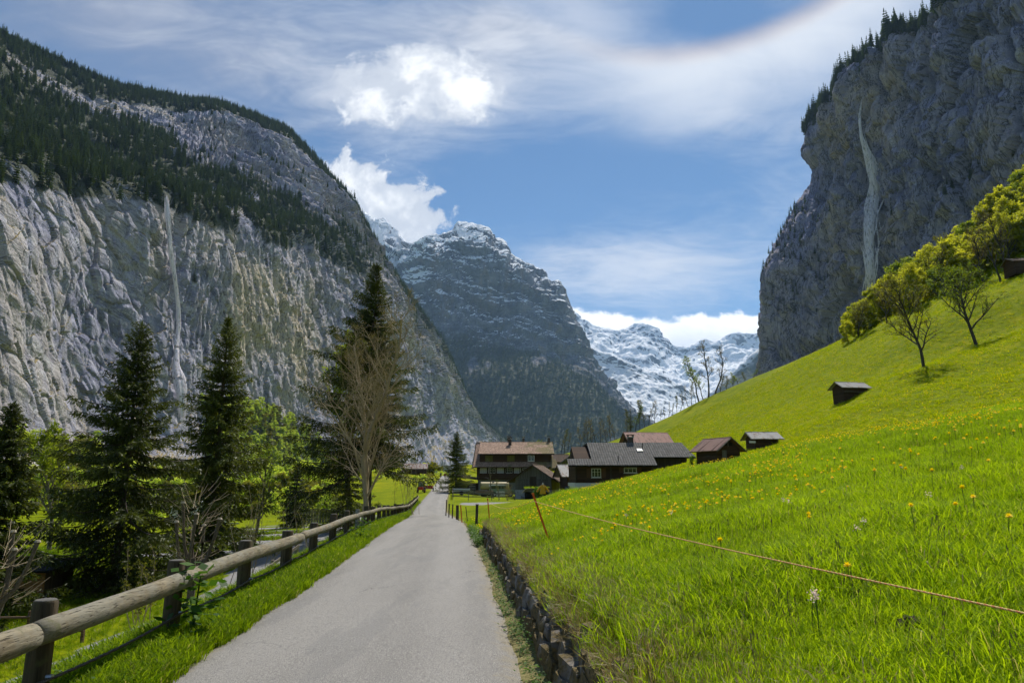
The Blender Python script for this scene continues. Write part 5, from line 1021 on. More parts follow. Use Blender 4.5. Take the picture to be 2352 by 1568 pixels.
# ================================================================== farm buildings
def plank_mat(name, c0, c1, board=.16, axis='x', horiz=False):
    """weathered boards: each board its own tone, dark joints"""
    m, n = newmat(name); p = n.n('ShaderNodeTexCoord').outputs['Object']; x, y, z = n.xyz(p)[0:3]; c = z if horiz else n.add(x, y)
    k_ = n.m('DIVIDE', c, board); i = n.m('FLOOR', k_); fr = n.m('FRACT', k_); w = n.n('ShaderNodeTexWhiteNoise', noise_dimensions='1D'); n.set(w.inputs['W'], i)
    g = n.noise(n.mapv(p, (.6, .6, 9) if horiz else (7, 7, .5)), 1.5, 5., .65, .4); b = n.noise(p, .5, 4., .6)
    col = n.mix(n.add(n.mul(w.outputs[0], .45), n.add(n.mul(g, .4), n.mul(n.sub(b, .5), .5))), c0, c1); j = n.m('MAXIMUM', n.step(fr, .07, .02), n.step(fr, .93, .98)); col = n.mix(n.mul(j, .75), col, tuple(v*.2 for v in c0))
    bp = n.n('ShaderNodeBump', {'Strength': .6, 'Distance': .02, 'Height': n.sub(n.mul(g, .4), j)}); out(n, pbsdf(n, col, .85, bp.outputs[0], spec=.15)); return m
def tile_mat(name, c0, c1, c2, moss=.0, tw=.20, th=.28):
    m, n = newmat(name); p = n.n('ShaderNodeTexCoord').outputs['Object']; x, y, z = n.xyz(p)[0:3]; u = n.m('DIVIDE', x, tw); v = n.m('DIVIDE', n.mul(z, 1.65), th)
    w = n.n('ShaderNodeTexWhiteNoise', noise_dimensions='2D'); n.set(w.inputs['Vector'], n.cxyz(n.m('FLOOR', u), n.m('FLOOR', v), 0.))
    fu, fv = n.m('FRACT', u), n.m('FRACT', v); b = n.noise(p, .7, 5., .65); d = n.noise(p, 3., 4., .7)
    col = n.mix(w.outputs[0], c0, c1); col = n.mix(n.mul(n.step(d, .5, .66), .6), col, c2)
    if moss: col = n.mix(n.mul(n.step(n.add(b, n.mul(n.sub(x, 2.), .03)), .50, .62), moss), col, n.mix(d, (.10, .095, .025), (.20, .19, .05)))
    jn = n.m('MAXIMUM', n.step(fv, .14, .02), n.mul(n.step(n.m('ABSOLUTE', n.sub(fu, .5)), .36, .48), .8)); col = n.mix(n.mul(jn, .65), col, tuple(v_*.3 for v_ in c0))
    bp = n.n('ShaderNodeBump', {'Strength': .8, 'Distance': .05, 'Height': n.sub(n.m('SINE', n.mul(fu, 3.1416)), jn)}); out(n, pbsdf(n, col, .85, bp.outputs[0], spec=.2)); return m
def metal_mat(name, c0, rust, amt):
    m, n = newmat(name); p = n.n('ShaderNodeTexCoord').outputs['Object']; f = n.noise(n.mapv(p, (1.6, .5, .5)), 1.3, 6., .7); g = n.noise(p, 6., 4., .6)
    col = n.mix(n.step(n.add(f, n.mul(n.sub(g, .5), .3)), .62-amt*.3, .74-amt*.3), n.mix(g, tuple(v*.8 for v in c0), c0), n.mix(g, rust, tuple(v*.5 for v in rust))); out(n, pbsdf(n, col, .7, None, .0, .15)); return m
M_TIMBER = plank_mat('sunburnt timber wall', (.030, .017, .011), (.105, .058, .034), .17, horiz=True); M_TIMBV = plank_mat('upright timber boards', (.034, .024, .017), (.105, .078, .055), .15)
M_GREYW = plank_mat('grey barn boards', (.075, .070, .058), (.22, .205, .17), .14); M_GREYH = plank_mat('grey barn slats', (.050, .047, .040), (.155, .147, .120), .22, horiz=True)
M_TILE = tile_mat('old clay tiles', (.27, .17, .12), (.48, .32, .235), (.20, .16, .11), .7); M_TILEB = tile_mat('brown tiles', (.105, .070, .050), (.19, .125, .090), (.075, .062, .05), .25)
M_SLATE = tile_mat('grey shingle roof', (.105, .100, .095), (.165, .158, .150), (.085, .083, .08), .0, .3, .35); M_ALU = metal_mat('pale sheet roof', (.30, .295, .285), (.20, .115, .07), .35); M_RUST = metal_mat('rusty sheet roof', (.33, .29, .27), (.20, .085, .055), .55)
M_PINK2 = metal_mat('faded red sheet roof', (.30, .15, .12), (.19, .10, .075), .4); M_CONC = plain('lime plaster', (.36, .36, .34), .9, .25, 1.2, dirt=(.20, .19, .16)); M_WHITE = plain('white plaster', (.62, .61, .58), .9, .12, 1.)
M_STONEW = plain('rubble base', (.21, .22, .21), .9, .35, 2.2, bump=.8, dirt=(.13, .13, .10)); M_DARK = plain('dark opening', (.010, .009, .008), .9, .2); M_FRAME = plain('white window frame', (.70, .68, .62), .5, .08); M_SHUT = plank_mat('brown shutter', (.085, .042, .022), (.165, .085, .045), .12)
M_SHUTG = plank_mat('olive shutter', (.10, .090, .020), (.185, .165, .038), .14); M_BRICK = plain('sooty chimney', (.085, .060, .050), .9, .3, 4.)
M_CURT = plain('pale curtain', (.50, .50, .48), .8, .2, 5., stretch=(6, 6, .4))
mg, n = newmat('window glass'); out(n, pbsdf(n, n.mix(n.noise(n.n('ShaderNodeTexCoord').outputs['Object'], 2., 3.), (.018, .022, .020), (.06, .075, .06)), .06, None, 0., .6)); M_GLASS = mg
def panel(o, r, nrm_, w, h, d0, d1):
    """box lying on a wall: o centre, r right, d0..d1 out from the wall"""
    o, r, nn_ = Vector(o), Vector(r), Vector(nrm_); up = Vector((0, 0, 1)); q = [o+r*a*w/2+up*b*h/2+nn_*d0 for a, b in ((-1,-1),(1,-1),(1,1),(-1,1))]; mb = MB(); mb.extrude(q, nn_*(d1-d0)); return mb
def window(t, o, w, h, r=(1,0,0), nrm_=(0,-1,0), bars=2, shutter=None, frame=None, pane=None, sill=True, sw=.5):
    frame = frame or M_FRAME; R_ = Vector(r); up = Vector((0, 0, 1)); O = Vector(o); f = panel(O, r, nrm_, w, h, -.02, .03)
    wo = f.build('window', pane or M_GLASS, t); fr = MB()
    for s_ in (-1, 1): q = panel(O+R_*s_*(w/2-.035), r, nrm_, .07, h, .03, .07); fr.add(q.v, q.f); q = panel(O+up*s_*(h/2-.035), r, nrm_, w-.14, .07, .03, .068); fr.add(q.v, q.f)
    for b in range(1, bars): q = panel(O+R_*(-w/2+w*b/bars), r, nrm_, .05, h-.14, .03, .064); fr.add(q.v, q.f)
    q = panel(O+up*h*.12, r, nrm_, w-.14, .035, .03, .060); fr.add(q.v, q.f); fr.build('window_frame', frame, wo)
    if sill: panel(O-up*(h/2+.05), r, nrm_, w+.12, .06, -.01, .12).build('sill', frame, wo)
    if shutter:
        for s_ in (-1, 1): panel(O+R_*s_*(w/2+sw/2+.03), r, nrm_, sw, h+.06, .0, .05).build('shutter', shutter, t)
    return wo
def chimney(t, x, y, z0, z1, w=.6, mat=None):
    c = MB().box(x-w/2, x+w/2, y-w/2, y+w/2, z0, z1).build('chimney', mat or M_BRICK, t); MB().box(x-w*.65, x+w*.65, y-w*.65, y+w*.65, z1, z1+.10).build('chimney_cap', M_CONC, c); q = MB()
    for a in (-1, 1):
        for b in (-1, 1): q.box(x+a*w*.5-.05, x+a*w*.5+.05, y+b*w*.5-.05, y+b*w*.5+.05, z1+.1, z1+.32)
    q.box(x-w*.7, x+w*.7, y-w*.7, y+w*.7, z1+.32, z1+.38).build('chimney_hood', mat or M_BRICK, c)
def slab(p00, p10, p11, p01, th):
    """roof slab from four corners (top side), thickness down"""
    P = [Vector(p) for p in (p00, p10, p11, p01)]; nn_ = (P[1]-P[0]).cross(P[3]-P[0]).normalized(); nn_ = nn_ if nn_.z > 0 else -nn_; mb = MB(); mb.extrude(P, -nn_*th); return mb
def gabled(name, label, loc, rz, L, W, h, rise, over=.5, overg=.5, wm=None, rm=None, th=.10, panels=0, plinth=None, cat='building', barge=None, wm2=None, rm2=None):
    t = thing(name, label, cat, loc, rz); w = MB(); pl_h = plinth[0] if plinth else -.6
    w.extrude([(-L/2, -W/2, pl_h), (-L/2, W/2, pl_h), (-L/2, W/2, h), (-L/2, 0, h+rise), (-L/2, -W/2, h)], (L, 0, 0)); w.build('wall', wm or M_TIMBER, t)
    if plinth: MB().box(-L/2-.06, L/2+.06, -W/2-.06, W/2+.06, -.9, plinth[0]).build('base_wall', plinth[1], t)
    sl_ = rise/(W/2); x0, x1 = -L/2-overg, L/2+overg; zr = h+rise+.06; ye = W/2+over; ze = h-over*sl_+.06
    for s_ in (-1, 1):
        rmx = rm2 if (rm2 and s_ == 1) else rm
        ro = slab((x0, s_*ye, ze), (x1, s_*ye, ze), (x1, 0, zr), (x0, 0, zr), th).build('roof', rmx, t)
        if panels:
            for k_ in range(panels):
                a = x0+(x1-x0)*k_/panels; b = x0+(x1-x0)*(k_+1)/panels+.03; e = .03+.012*((k_*7) % 3); slab((a, s_*(ye+.05+.04*((k_*5) % 3)), ze-.02+e), (b, s_*(ye+.05+.04*((k_*5) % 3)), ze-.02+e), (b, 0, zr+e), (a, 0, zr+e), .015).build('roof_panel', rmx, ro)
        for gx in (x0, x1):
            MB().bar((gx, s_*ye, ze-th*.9), (gx, s_*.04, zr-th*.9), .05, .20, (1, 0, 0)).build('barge_board', barge or M_TIMBV, t)
    MB().tube([(x0-.02, 0, zr+.01), (x1+.02, 0, zr+.01)], .07, 8).build('ridge_cap', rm, t); return t
# ------------------------------------------------------------------ the big farmhouse
x, y, z = at(1184, 1140, 131); F0 = (x, y, H(x, y)-.05); t = thing('farmhouse', 'big brown timber farmhouse with clay tiled roof beside the road', 'house', F0, R(-3))
MB().box(-6.6, 6.2, -4.9, 5., -.8, 2.9).build('base_wall', M_STONEW, t)
w = MB(); w.extrude([(-6.8, -5., 2.9), (-6.8, 5.1, 2.9), (-6.8, 5.1, 5.7), (-6.8, 0, 9.55), (-6.8, -5., 5.7)], (13.2, 0, 0)); w.build('wall', M_TIMBER, t)
slab((-7.4, 6.4, 4.85), (7.1, 6.4, 4.85), (7.1, 0, 9.8), (-7.4, 0, 9.8), .16).build('roof', M_TILE, t)
ro = slab((-7.4, -6.2, 5.2), (7.1, -6.2, 5.2), (7.1, 0, 9.8), (-7.4, 0, 9.8), .16).build('roof', M_TILE, t)
MB().tube([(-7.45, 0, 9.83), (7.15, 0, 9.83)], .13, 8).build('ridge_cap', M_TILE, ro)
for s_ in (-1, 1): MB().bar((-7.42, s_*6.2, 5.0), (-7.42, 0, 9.68), .06, .35, (1, 0, 0)).build('barge_board', M_TIMBV, t)
d = slab((-6.5, -5.7, 7.55), (7.3, -5.7, 7.55), (7.0, -.25, 9.86), (-6.7, -.25, 9.86), .14).build('dormer_roof', M_TILE, t)
MB().box(-6.3, 6.7, -5.0, -1.2, 6.0, 7.70).build('dormer_wall', M_TIMBER, t)
MB().box(-6.5, 7.3, -5.78, -5.70, 7.33, 7.50).build('gutter', M_DARK, d); MB().box(-7.4, 7.1, -6.30, -6.20, 4.98, 5.12).build('gutter', M_DARK, ro)
for xx in (-4.6, -.6): window(t, (xx, -5.0, 6.75), 1.35, 1.05, shutter=None, pane=M_SHUTG, frame=M_SHUTG)
window(t, (3.1, -5.0, 6.75), 1.2, 1.0, bars=2)
for k_ in range(7):
    xx = -5.6+k_*1.55; window(t, (xx, -5.0, 4.55), 1.25, .95, bars=3, pane=M_CURT if k_ % 2 == 0 else M_GLASS, sill=False)
b = MB().box(-6.6, 6.3, -6.0, -5.02, 3.05, 3.17).build('balcony', M_TIMBV, t); MB().box(-6.6, 6.3, -6.0, -5.93, 3.17, 4.0).build('balcony_board', M_TIMBER, b)
for k_ in range(6): MB().box(-6.5+k_*2.5, -6.36+k_*2.5, -5.98, -5.84, -.4 if k_ % 2 == 0 else 3.1, 5.15).build('post', M_TIMBV, t)
for xx in (-4.6, 2.6): window(t, (xx, -4.9, 1.5), 1.0, 1.0)
panel((-1.2, -4.9, 1.0), (1, 0, 0), (0, -1, 0), 1.1, 2.1, 0, .06).build('door', M_TIMBV, t)
chimney(t, -.95, -1.4, 8.6, 10.35, .55); chimney(t, -1.3, 1.1, 8.8, 10.75, .55); chimney(t, 6.35, .1, 9.3, 10.7, .42)
slab((6.6, -7.0, 5.0), (8.0, -7.0, 5.0), (7.6, -4.9, 6.6), (6.6, -4.9, 6.6), .1).build('side_roof', M_TILE, t)
# ------------------------------------------------------------------ barn before it (gable to the road)
x, y, z = at(1236, 1140, 106); t = gabled('timber_barn', 'grey timber barn with brown tiled roof and plastered base before the farmhouse', (x, y, H(x, y)-.1), R(90-14), 7.0, 5.4, 3.2, 1.75, 1.15, .7, M_GREYW, M_TILEB, .14, 0, (1.35, M_CONC))
for k_, (yy, ww) in enumerate([(-1.45, 1.6), (1.45, 1.6)]):
    pn_ = panel((-3.5, yy, 2.2), (0, -1, 0), (-1, 0, 0), ww, 1.5, .0, .05).build('slatted_panel', M_GREYH, t)
    for j in range(8): panel((-3.5, yy, 1.55+j*.185), (0, -1, 0), (-1, 0, 0), ww, .10, .05, .08).build('slat', M_GREYW, pn_)
    q = MB(); q.bar((-3.59, yy-.6, 1.5), (-3.59, yy+.2, 2.9), .06, .10, (1, 0, 0)); q.build('brace', M_GREYW, t)
panel((-3.5, 0, 2.3), (0, -1, 0), (-1, 0, 0), 1.0, 1.9, .0, .06).build('door', M_TIMBV, t); window(t, (-3.56, -2.05, .85), .75, .42, (0, -1, 0), (-1, 0, 0), sill=False)
panel((-2.2, 2.7, .9), (1, 0, 0), (0, 1, 0), 1.2, 2.0, .06, .12).build('door', plank_mat('red-brown door', (.08, .035, .015), (.17, .08, .04)), t)
bx_, by_ = at(1212, 1144, 103)[:2]
for k_ in range(9): 
    xx = bx_-1.0+k_*.17; o = MB().bar((xx, by_-.3, H(xx, by_)-.05), (xx+.5+.05*k_, by_+.55, H(xx, by_)+1.7-.05*(k_ % 4)), .08, .05).build('leaning_pole', M_GREYW); tag(o, 'grey wooden pole leaning on the corner of the timber barn', 'pole', 'poles leaning on the timber barn')
# ------------------------------------------------------------------ grey-roofed house
x, y, z = at(1422, 1128, 87); G0 = (x, y, H(x, y)-.35); t = thing('chalet', 'long low timber house with broad grey roof and shuttered windows', 'house', G0, R(2))
MB().box(-5.9, 3.7, -3.2, 4., -.9, .55).build('base_wall', M_WHITE, t)
w = MB(); w.extrude([(-5.8, -3.1, .55), (-5.8, 4., .55), (-5.8, 4., 3.3), (-5.8, .8, 5.0), (-5.8, -3.1, 2.95)], (9.5, 0, 0)); w.build('wall', M_TIMBER, t)
w = MB(); w.extrude([(3.72, -1.7, .2), (3.72, 4., .2), (3.72, 4., 3.3), (3.72, .8, 5.0), (3.72, -1.7, 3.6)], (4.5, 0, 0)); w.build('annex_wall', M_TIMBV, t)
slab((-3.8, -4.2, 2.65), (3.9, -4.2, 2.65), (3.9, .8, 5.55), (-3.8, .8, 5.55), .16).build('roof', M_SLATE, t)
slab((-6.8, -4.2, 2.64), (-3.81, -4.2, 2.64), (-3.81, -2.9, 3.40), (-6.75, -2.9, 3.40), .16).build('low_roof', M_SLATE, t)
slab((-6.75, -2.9, 3.39), (-3.81, -2.9, 3.39), (-3.81, .3, 3.42), (-6.75, .3, 3.42), .12).build('flat_roof', M_SLATE, t)
slab((3.91, -2.5, 3.66), (9.1, -2.5, 3.66), (8.3, .8, 5.57), (3.91, .8, 5.57), .16).build('annex_roof', M_SLATE, t)
slab((-6.8, 5., 3.1), (9.1, 5., 3.1), (8.3, .8, 5.54), (-3.8, .8, 5.54), .16).build('roof', M_SLATE, t)
MB().box(-6.8, 3.9, -4.30, -4.20, 2.46, 2.58).build('gutter', M_DARK, t); MB().box(3.9, 9.1, -2.6, -2.5, 3.48, 3.6).build('gutter', M_DARK, t)
chimney(t, 1.9, 1.3, 4.9, 6.2, .65); s_ = slab((2.2, -1.35, 4.42), (2.9, -1.35, 4.42), (2.9, -.85, 4.71), (2.2, -.85, 4.71), .06).build('skylight', M_FRAME, t); slab((2.28, -1.28, 4.49), (2.82, -1.28, 4.49), (2.82, -.92, 4.70), (2.28, -.92, 4.70), .02).build('pane', plain('skylight glass', (.45, .5, .55), .1), s_)
MB().tube([(-.6, -3.3, 3.1), (-.6, -3.3, 3.75)], .05, 8).build('vent_pipe', M_DARK, t); MB().tube([(3.0, -.6, 4.7), (3.0, -.6, 5.4)], .05, 8).build('vent_pipe', M_DARK, t)
window(t, (-3.3, -3.1, 1.72), 1.15, 1.05, bars=3, shutter=M_SHUT, sw=.55); window(t, (.85, -3.1, 2.05), 1.55, .62, bars=3, shutter=M_SHUT, sw=.55)
panel((-1.6, -3.1, .80), (1, 0, 0), (0, -1, 0), .18, 4.2, .0, .08).build('corner_post', M_TIMBV, t) if False else None
for xx in (-5.7, -1.5, 3.6): MB().box(xx-.09, xx+.09, -3.19, -3.1, .5, 2.95).build('corner_post', M_TIMBV, t)
window(t, (5.4, -1.7, 1.2), .6, .4)
# ------------------------------------------------------------------ other roofs of the hamlet
x, y, z = at(1338, 1090, 100); gabled('sheet_roof_house', 'small dark house with pale sheet metal roof behind the grey-roofed house', (x, y, H(x, y)), R(8), 5.6, 5.2, 2.7, 1.35, .6, .9, M_TIMBER, M_ALU, .08, 5)
x, y, z = at(1484, 1030, 128); t = gabled('red_roof_barn', 'timber barn with faded red sheet roof above the grey-roofed house', (x, y, at(1484, 1030, 128)[2]-1.6), R(10), 7.4, 6.0, 2.4, 2.1, .5, .6, M_TIMBER, M_PINK2, .1, 7); slab((-3.4, -4.9, .95), (4.3, -4.9, .95), (4.3, -1.7, 3.36), (-3.4, -1.7, 3.36), .06).build('lower_roof', M_TILEB, t)
x, y, z = at(1276, 1046, 190); gabled('brown_roof_shed', 'grey shed with brown roof on the slope right behind the farmhouse', (x, y, H(x, y)-.2), R(-2), 6.0, 5.0, 2.3, 1.8, .5, .6, M_GREYW, M_TILEB, .14)
x, y, z = at(1196, 1030, 175); t = gabled('dark_gable_house', 'dark gable and chimney peeping over the farmhouse ridge', (x, y, at(1196, 1018, 175)[2]-6.0), R(92), 8, 5.4, 4.6, 1.6, .6, .6, M_TIMBER, M_TILEB, .14); chimney(t, -2, -.6, 5.8, 7.2, .5)
x, y, z = at(962, 1079, 232); gabled('rust_roof_barn', 'far barn with rusty sheet roof on the meadow left of the road', (x-1.5, y, z-1.3), R(4), 8.0, 5.0, 1.9, 1.5, .5, .5, M_TIMBER, M_RUST, .08, 6)
def hut(label, u, v, Y, rz, L, W, h, rise, rm, dz=0., panels=6, name='hut'):
    x, y, z = at(u, v, Y); return gabled(name, label, (x, y, H(x, y)+dz), rz, L, W, h, rise, .42, .45, M_TIMBER, rm, .06, panels, None, 'hut', M_GREYW)
t = hut('grey plank hut with red-brown sheet roof, its gable and door to the camera', 1650, 1062, 66, R(90+24), 3.0, 2.7, 1.35, .95, metal_mat('red-brown sheet', (.19, .105, .085), (.12, .06, .045), .4), -.1); t.children[0].data.materials[0] = plank_mat('silver-grey hut planks', (.075, .070, .062), (.20, .19, .17), .2, horiz=True)
panel((-1.5, .55, .62), (0, -1, 0), (-1, 0, 0), .52, 1.15, 0, .05).build('door', M_GREYW, t); panel((-1.5, -.05, 1.78), (0, -1, 0), (-1, 0, 0), .9, .34, 0, .02).build('gable_opening', M_DARK, t); panel((-1.5, .05, 1.76), (0, -1, 0), (-1, 0, 0), .08, .5, .02, .06).build('post', M_GREYW, t)
t = hut('small dark hut with pale sheet roof beside the wire mesh', 1752, 1040, 82, R(6), 3.0, 2.2, 1.25, .62, M_ALU, -.1); MB().box(-2.3, -1.55, -1.6, -1.5, .6, .82).build('trough_board', M_WHITE, t)
q = thing('wire_mesh_fence', 'short wire mesh fence right of the small pale-roofed hut', 'fence', (at(1787, 1036, 83)[0], 83, H(at(1787, 1036, 83)[0], 83)))
for k_ in range(3): MB().tube([(k_*.6-.6, 0, -.2), (k_*.6-.6+.03, 0, 1.2)], .025, 6).build('post', M_DARK, q)
for j in range(6): MB().bar((-.6, 0, .1+j*.2), (.6, 0, .1+j*.2), .008, .008).build('wire', M_DARK, q)
t = hut('lone log hut with rusty sheet roof in the middle of the green slope', 1953, 905, 100, R(10), 3.9, 2.6, 1.75, .75, M_ALU, -.35, 4); MB().box(-2.1, 2.9, -1.75, -1.4, .95, 1.02).build('shelf_board', M_GREYW, t)
t = hut('dark barn at the right picture edge below the beech wood', 2356, 652, 136, R(-8), 5.4, 4.0, 2.2, 1.0, M_TILEB, -.3, 0, 'hay_barn')
t = hut('pale-roofed hut half hidden among the beeches', 2306, 598, 168, R(5), 3.4, 2.6, 1.8, .7, M_ALU, .3, 3)
# ------------------------------------------------------------------ lean-to, garden and yard things
x, y, z = at(1078, 1128, 128); t = thing('lean_to_shed', 'low dark open shed between the roadside spruce and the farmhouse', 'shed', (x, y, H(x, y)))
MB().box(-2.6, 3.6, 0, 3, -.4, 2.0).build('wall', M_TIMBV, t); slab((-3.2, -1.0, 3.35), (4.4, -1.0, 2.25), (4.4, 3.4, 2.55), (-3.2, 3.4, 3.7), .12).build('roof', M_TILEB, t); MB().box(.0, 1.1, -.06, 0, .3, 1.9).build('opening', M_DARK, t)
for k_ in range(5): MB().box(-.05, 1.15, -.14, -.06, .5+k_*.3, .6+k_*.3).build('slat', plain('pale slat %d' % k_, (.42, .36, .24), .8), t)
MB().box(1.9, 2.5, -.12, 0, 1.0, 1.7).build('green_sign', plain('green board', (.02, .30, .14), .6), t)
def wheel(t, x, y, z, r, w):
    m = 10; a = MB().tube([(x-w/2, y, z), (x+w/2, y, z)], r, 16).build('tyre', M_TYRE, t, True); MB().tube([(x-w/2-.015, y, z), (x+w/2+.015, y, z)], r*.55, 12).build('rim', M_ZINC, a)
M_TYRE = plain('tyre rubber', (.018, .018, .018), .85, .3); M_TANK = plain('cream tank', (.46, .37, .17), .55, .2, 1.2, dirt=(.24, .18, .10)); M_REDP = plain('red paint', (.42, .035, .025), .45, .2); M_BLKP = plain('black machine paint', (.022, .022, .024), .5, .2); M_STEEL = plain('grey steel', (.22, .22, .22), .5, .25, 3., metal=.4)
x, y, z = at(1136, 1136, 112); t = thing('slurry_tanker', 'cream slurry tanker trailer parked in the farmyard', 'trailer', (x, y, H(x, y)), R(4))
MB().tube([(-2.3, 0, 1.55), (-2.2, 0, 1.55), (2.2, 0, 1.55), (2.3, 0, 1.55)], [.45, .62, .62, .45], 18).build('tank', M_TANK, t, True); MB().box(-2.4, 2.6, -.4, .4, .75, .9).build('chassis', M_STEEL, t); MB().bar((2.6, 0, .82), (4.0, 0, .55), .12, .12).build('drawbar', M_STEEL, t)
tag(panel((-.1, -.63, 1.62), (1, 0, 0), (0, -1, 0), 1.7, .32, .0, .012).build('marking', plain('pale lettering patch', (.62, .60, .55), .6, .3, 7., stretch=(3, 1, 1)), t), kind='thing')
for xx in (-.9, .5):
    for yy in (-.75, .75): 
        a = MB().tube([(xx, yy-.14, .48), (xx, yy+.14, .48)], .48, 16).build('wheel', M_TYRE, t, True); MB().tube([(xx, yy-.155, .48), (xx, yy+.155, .48)], .24, 12).build('rim', M_ZINC, a)
MB().tube([(-.2, 0, 2.1), (-.2, 0, 2.3)], .22, 10).build('hatch', M_STEEL, t)
def small_trailer(label, u, v, Y, rz, col):
    x, y, z = at(u, v, Y); t = thing('flat_trailer', label, 'trailer', (x, y, H(x, y)), rz); m_ = plain(label[:20], col, .5, .2); MB().box(-1.2, 1.2, -.7, .7, .5, .6).build('bed', M_STEEL, t)
    for s_ in (-1, 1): MB().box(-1.2, 1.2, s_*.7-.02, s_*.7+.02, .6, .95).build('side_board', m_, t); MB().tube([(0, s_*.78-.08, .3), (0, s_*.78+.08, .3)], .3, 14).build('wheel', M_TYRE, t, True)
    for s_ in (-1, 1): MB().box(s_*1.2-.02, s_*1.2+.02, -.68, .68, .6, .95).build('end_board', m_, t)
    MB().bar((1.2, 0, .5), (2.1, 0, .4), .08, .08).build('drawbar', M_STEEL, t)
small_trailer('white sided flat trailer beside the garden fence', 1060, 1133, 103, R(5), (.48, .50, .56)); small_trailer('rusty low trailer in front of the tanker', 1112, 1137, 104, R(-10), (.22, .13, .09))
# green off-road car
x, y, z = at(1153, 1133, 109); t = thing('green_car', 'pale green off-road car parked under the farmhouse balcony', 'car', (x, y, H(x, y)), R(6)); MG = plain('pale green car paint', (.15, .22, .13), .35, .12, 2., spec=.5)
b = MB(); b.extrude([(-2.0, -.8, .45), (2.0, -.8, .45), (2.0, -.8, .85), (1.9, -.8, 1.02), (.95, -.8, 1.08), (-1.95, -.8, 1.1), (-2.0, -.8, .9)], (0, 1.6, 0)); b.build('body', MG, t); b = MB(); b.extrude([(.95, -.72, 1.08), (.45, -.68, 1.72), (-1.75, -.68, 1.74), (-1.95, -.72, 1.1)], (0, 1.42, 0)); b.build('cabin', MG, t)
for a, c in ((-1.75, -1.0), (-.92, -.25), (-.17, .55)): panel(((a+c)/2, -.71, 1.42), (1, 0, 0), (0, -1, 0), c-a, .42, -.01, .03).build('side_window', M_GLASS, t)
q = MB(); q.extrude([(.99, -.6, 1.12), (.99, .6, 1.12), (.56, .6, 1.66), (.56, -.6, 1.66)], (.02, 0, .014)); q.build('windscreen', M_GLASS, t); MB().box(-1.8, .5, -.7, .7, 1.74, 1.78).build('roof', plain('car roof white', (.55, .56, .52), .4), t)
for xx in (-1.25, 1.25):
    for yy in (-.78, .78): a = MB().tube([(xx, yy-.1, .36), (xx, yy+.1, .36)], .36, 16).build('wheel', M_TYRE, t, True); MB().tube([(xx, yy-.11, .36), (xx, yy+.11, .36)], .19, 12).build('rim', M_ZINC, a)
for yy in (-.55, .55): MB().tube([(2.0, yy, .75), (2.03, yy, .75)], .11, 10).build('headlight', M_FRAME, t)
q = thing('picket_gate', 'white picket gate before the green car', 'gate', (at(1150, 1142, 106)[0], 106, H(at(1150, 1142, 106)[0], 106)))
for k_ in range(9): MB().box(-.6+k_*.15-.04, -.6+k_*.15+.04, -.02, .02, .05, .95).build('picket', M_FRAME, q)
for h_ in (.25, .75): MB().box(-.66, .66, .021, .05, h_, h_+.07).build('rail', M_FRAME, q)
# small tractor and its red cart at the left road edge
x, y = at(967, 1130, 112)[:2]; t = thing('small_tractor', 'small dark tractor with cab parked at the left road edge', 'tractor', (x, y, H(x, y)), R(4))
MB().box(-.35, .35, -1.1, .2, .5, .95).build('hood', M_REDP, t); MB().box(-.42, .42, .2, 1.1, .45, .8).build('chassis', M_BLKP, t)
c = MB()
for a, b in ((-.45, .15), (.45, .15), (-.45, 1.0), (.45, 1.0)): c.box(a-.04, a+.04, b-.04, b+.04, .8, 1.75)
c.build('cab', M_BLKP, t); MB().box(-.52, .52, .05, 1.1, 1.75, 1.83).build('cab_roof', M_BLKP, t); MB().box(-.40, .40, .14, .16, .95, 1.72).build('windscreen', plain('greenish glass', (.10, .16, .12), .15), t); MB().box(-.25, .25, .55, .95, .8, 1.25).build('seat', M_BLKP, t)
for xx in (-.55, .55): 
    a = MB().tube([(xx-.13, .7, .46), (xx+.13, .7, .46)], .46, 16).build('rear_wheel', M_TYRE, t, True); MB().tube([(xx-.14, .7, .46), (xx+.14, .7, .46)], .22, 12).build('rim', M_REDP, a)
    a = MB().tube([(xx-.1, -.8, .30), (xx+.1, -.8, .30)], .30, 14).build('front_wheel', M_TYRE, t, True); MB().tube([(xx-.11, -.8, .30), (xx+.11, -.8, .30)], .14, 10).build('rim', M_REDP, a)
x, y = at(983, 1127, 116)[:2]; t = thing('red_cart', 'red farm cart behind the small tractor', 'cart', (x, y, H(x, y)), R(4)); MB().box(-.75, .75, -.9, .9, .45, .55).build('bed', M_STEEL, t)
for s_ in (-1, 1): MB().box(s_*.75-.02, s_*.75+.02, -.9, .9, .55, 1.0).build('side_board', M_REDP, t); MB().tube([(s_*.86-.08, 0, .33), (s_*.86+.08, 0, .33)], .33, 14).build('wheel', M_TYRE, t, True)
for s_ in (-1, 1): MB().box(-.73, .73, s_*.9-.02, s_*.9+.02, .55, 1.0).build('end_board', M_REDP, t)
# garden fence, hut-high rails
rail_fence('weathered two-rail garden fence beside the farm drive', [(float(road_x(y_))+2.0+dx, y_) for y_, dx in ((104, .2), (96, .3), (90.5, .3))]+[(-5.6, 90), (-2.6, 90), (.4, 90)], (.45, .85), 1.0, M_GREYW, .05, .11)
rail_fence('single rail fence behind the garden fence', [(-8.4, 99), (-5.5, 99), (-2.6, 99)], (.5, .9), 1.0, M_GREYW, .05, .11)
rail_fence('far wooden rail fence on the meadow left of the farmhouse', [at(u, 1074, 245)[:2] for u in (1082, 1090, 1098, 1106)], (.5, .9), 1.0, M_GREYW, .1, .14)
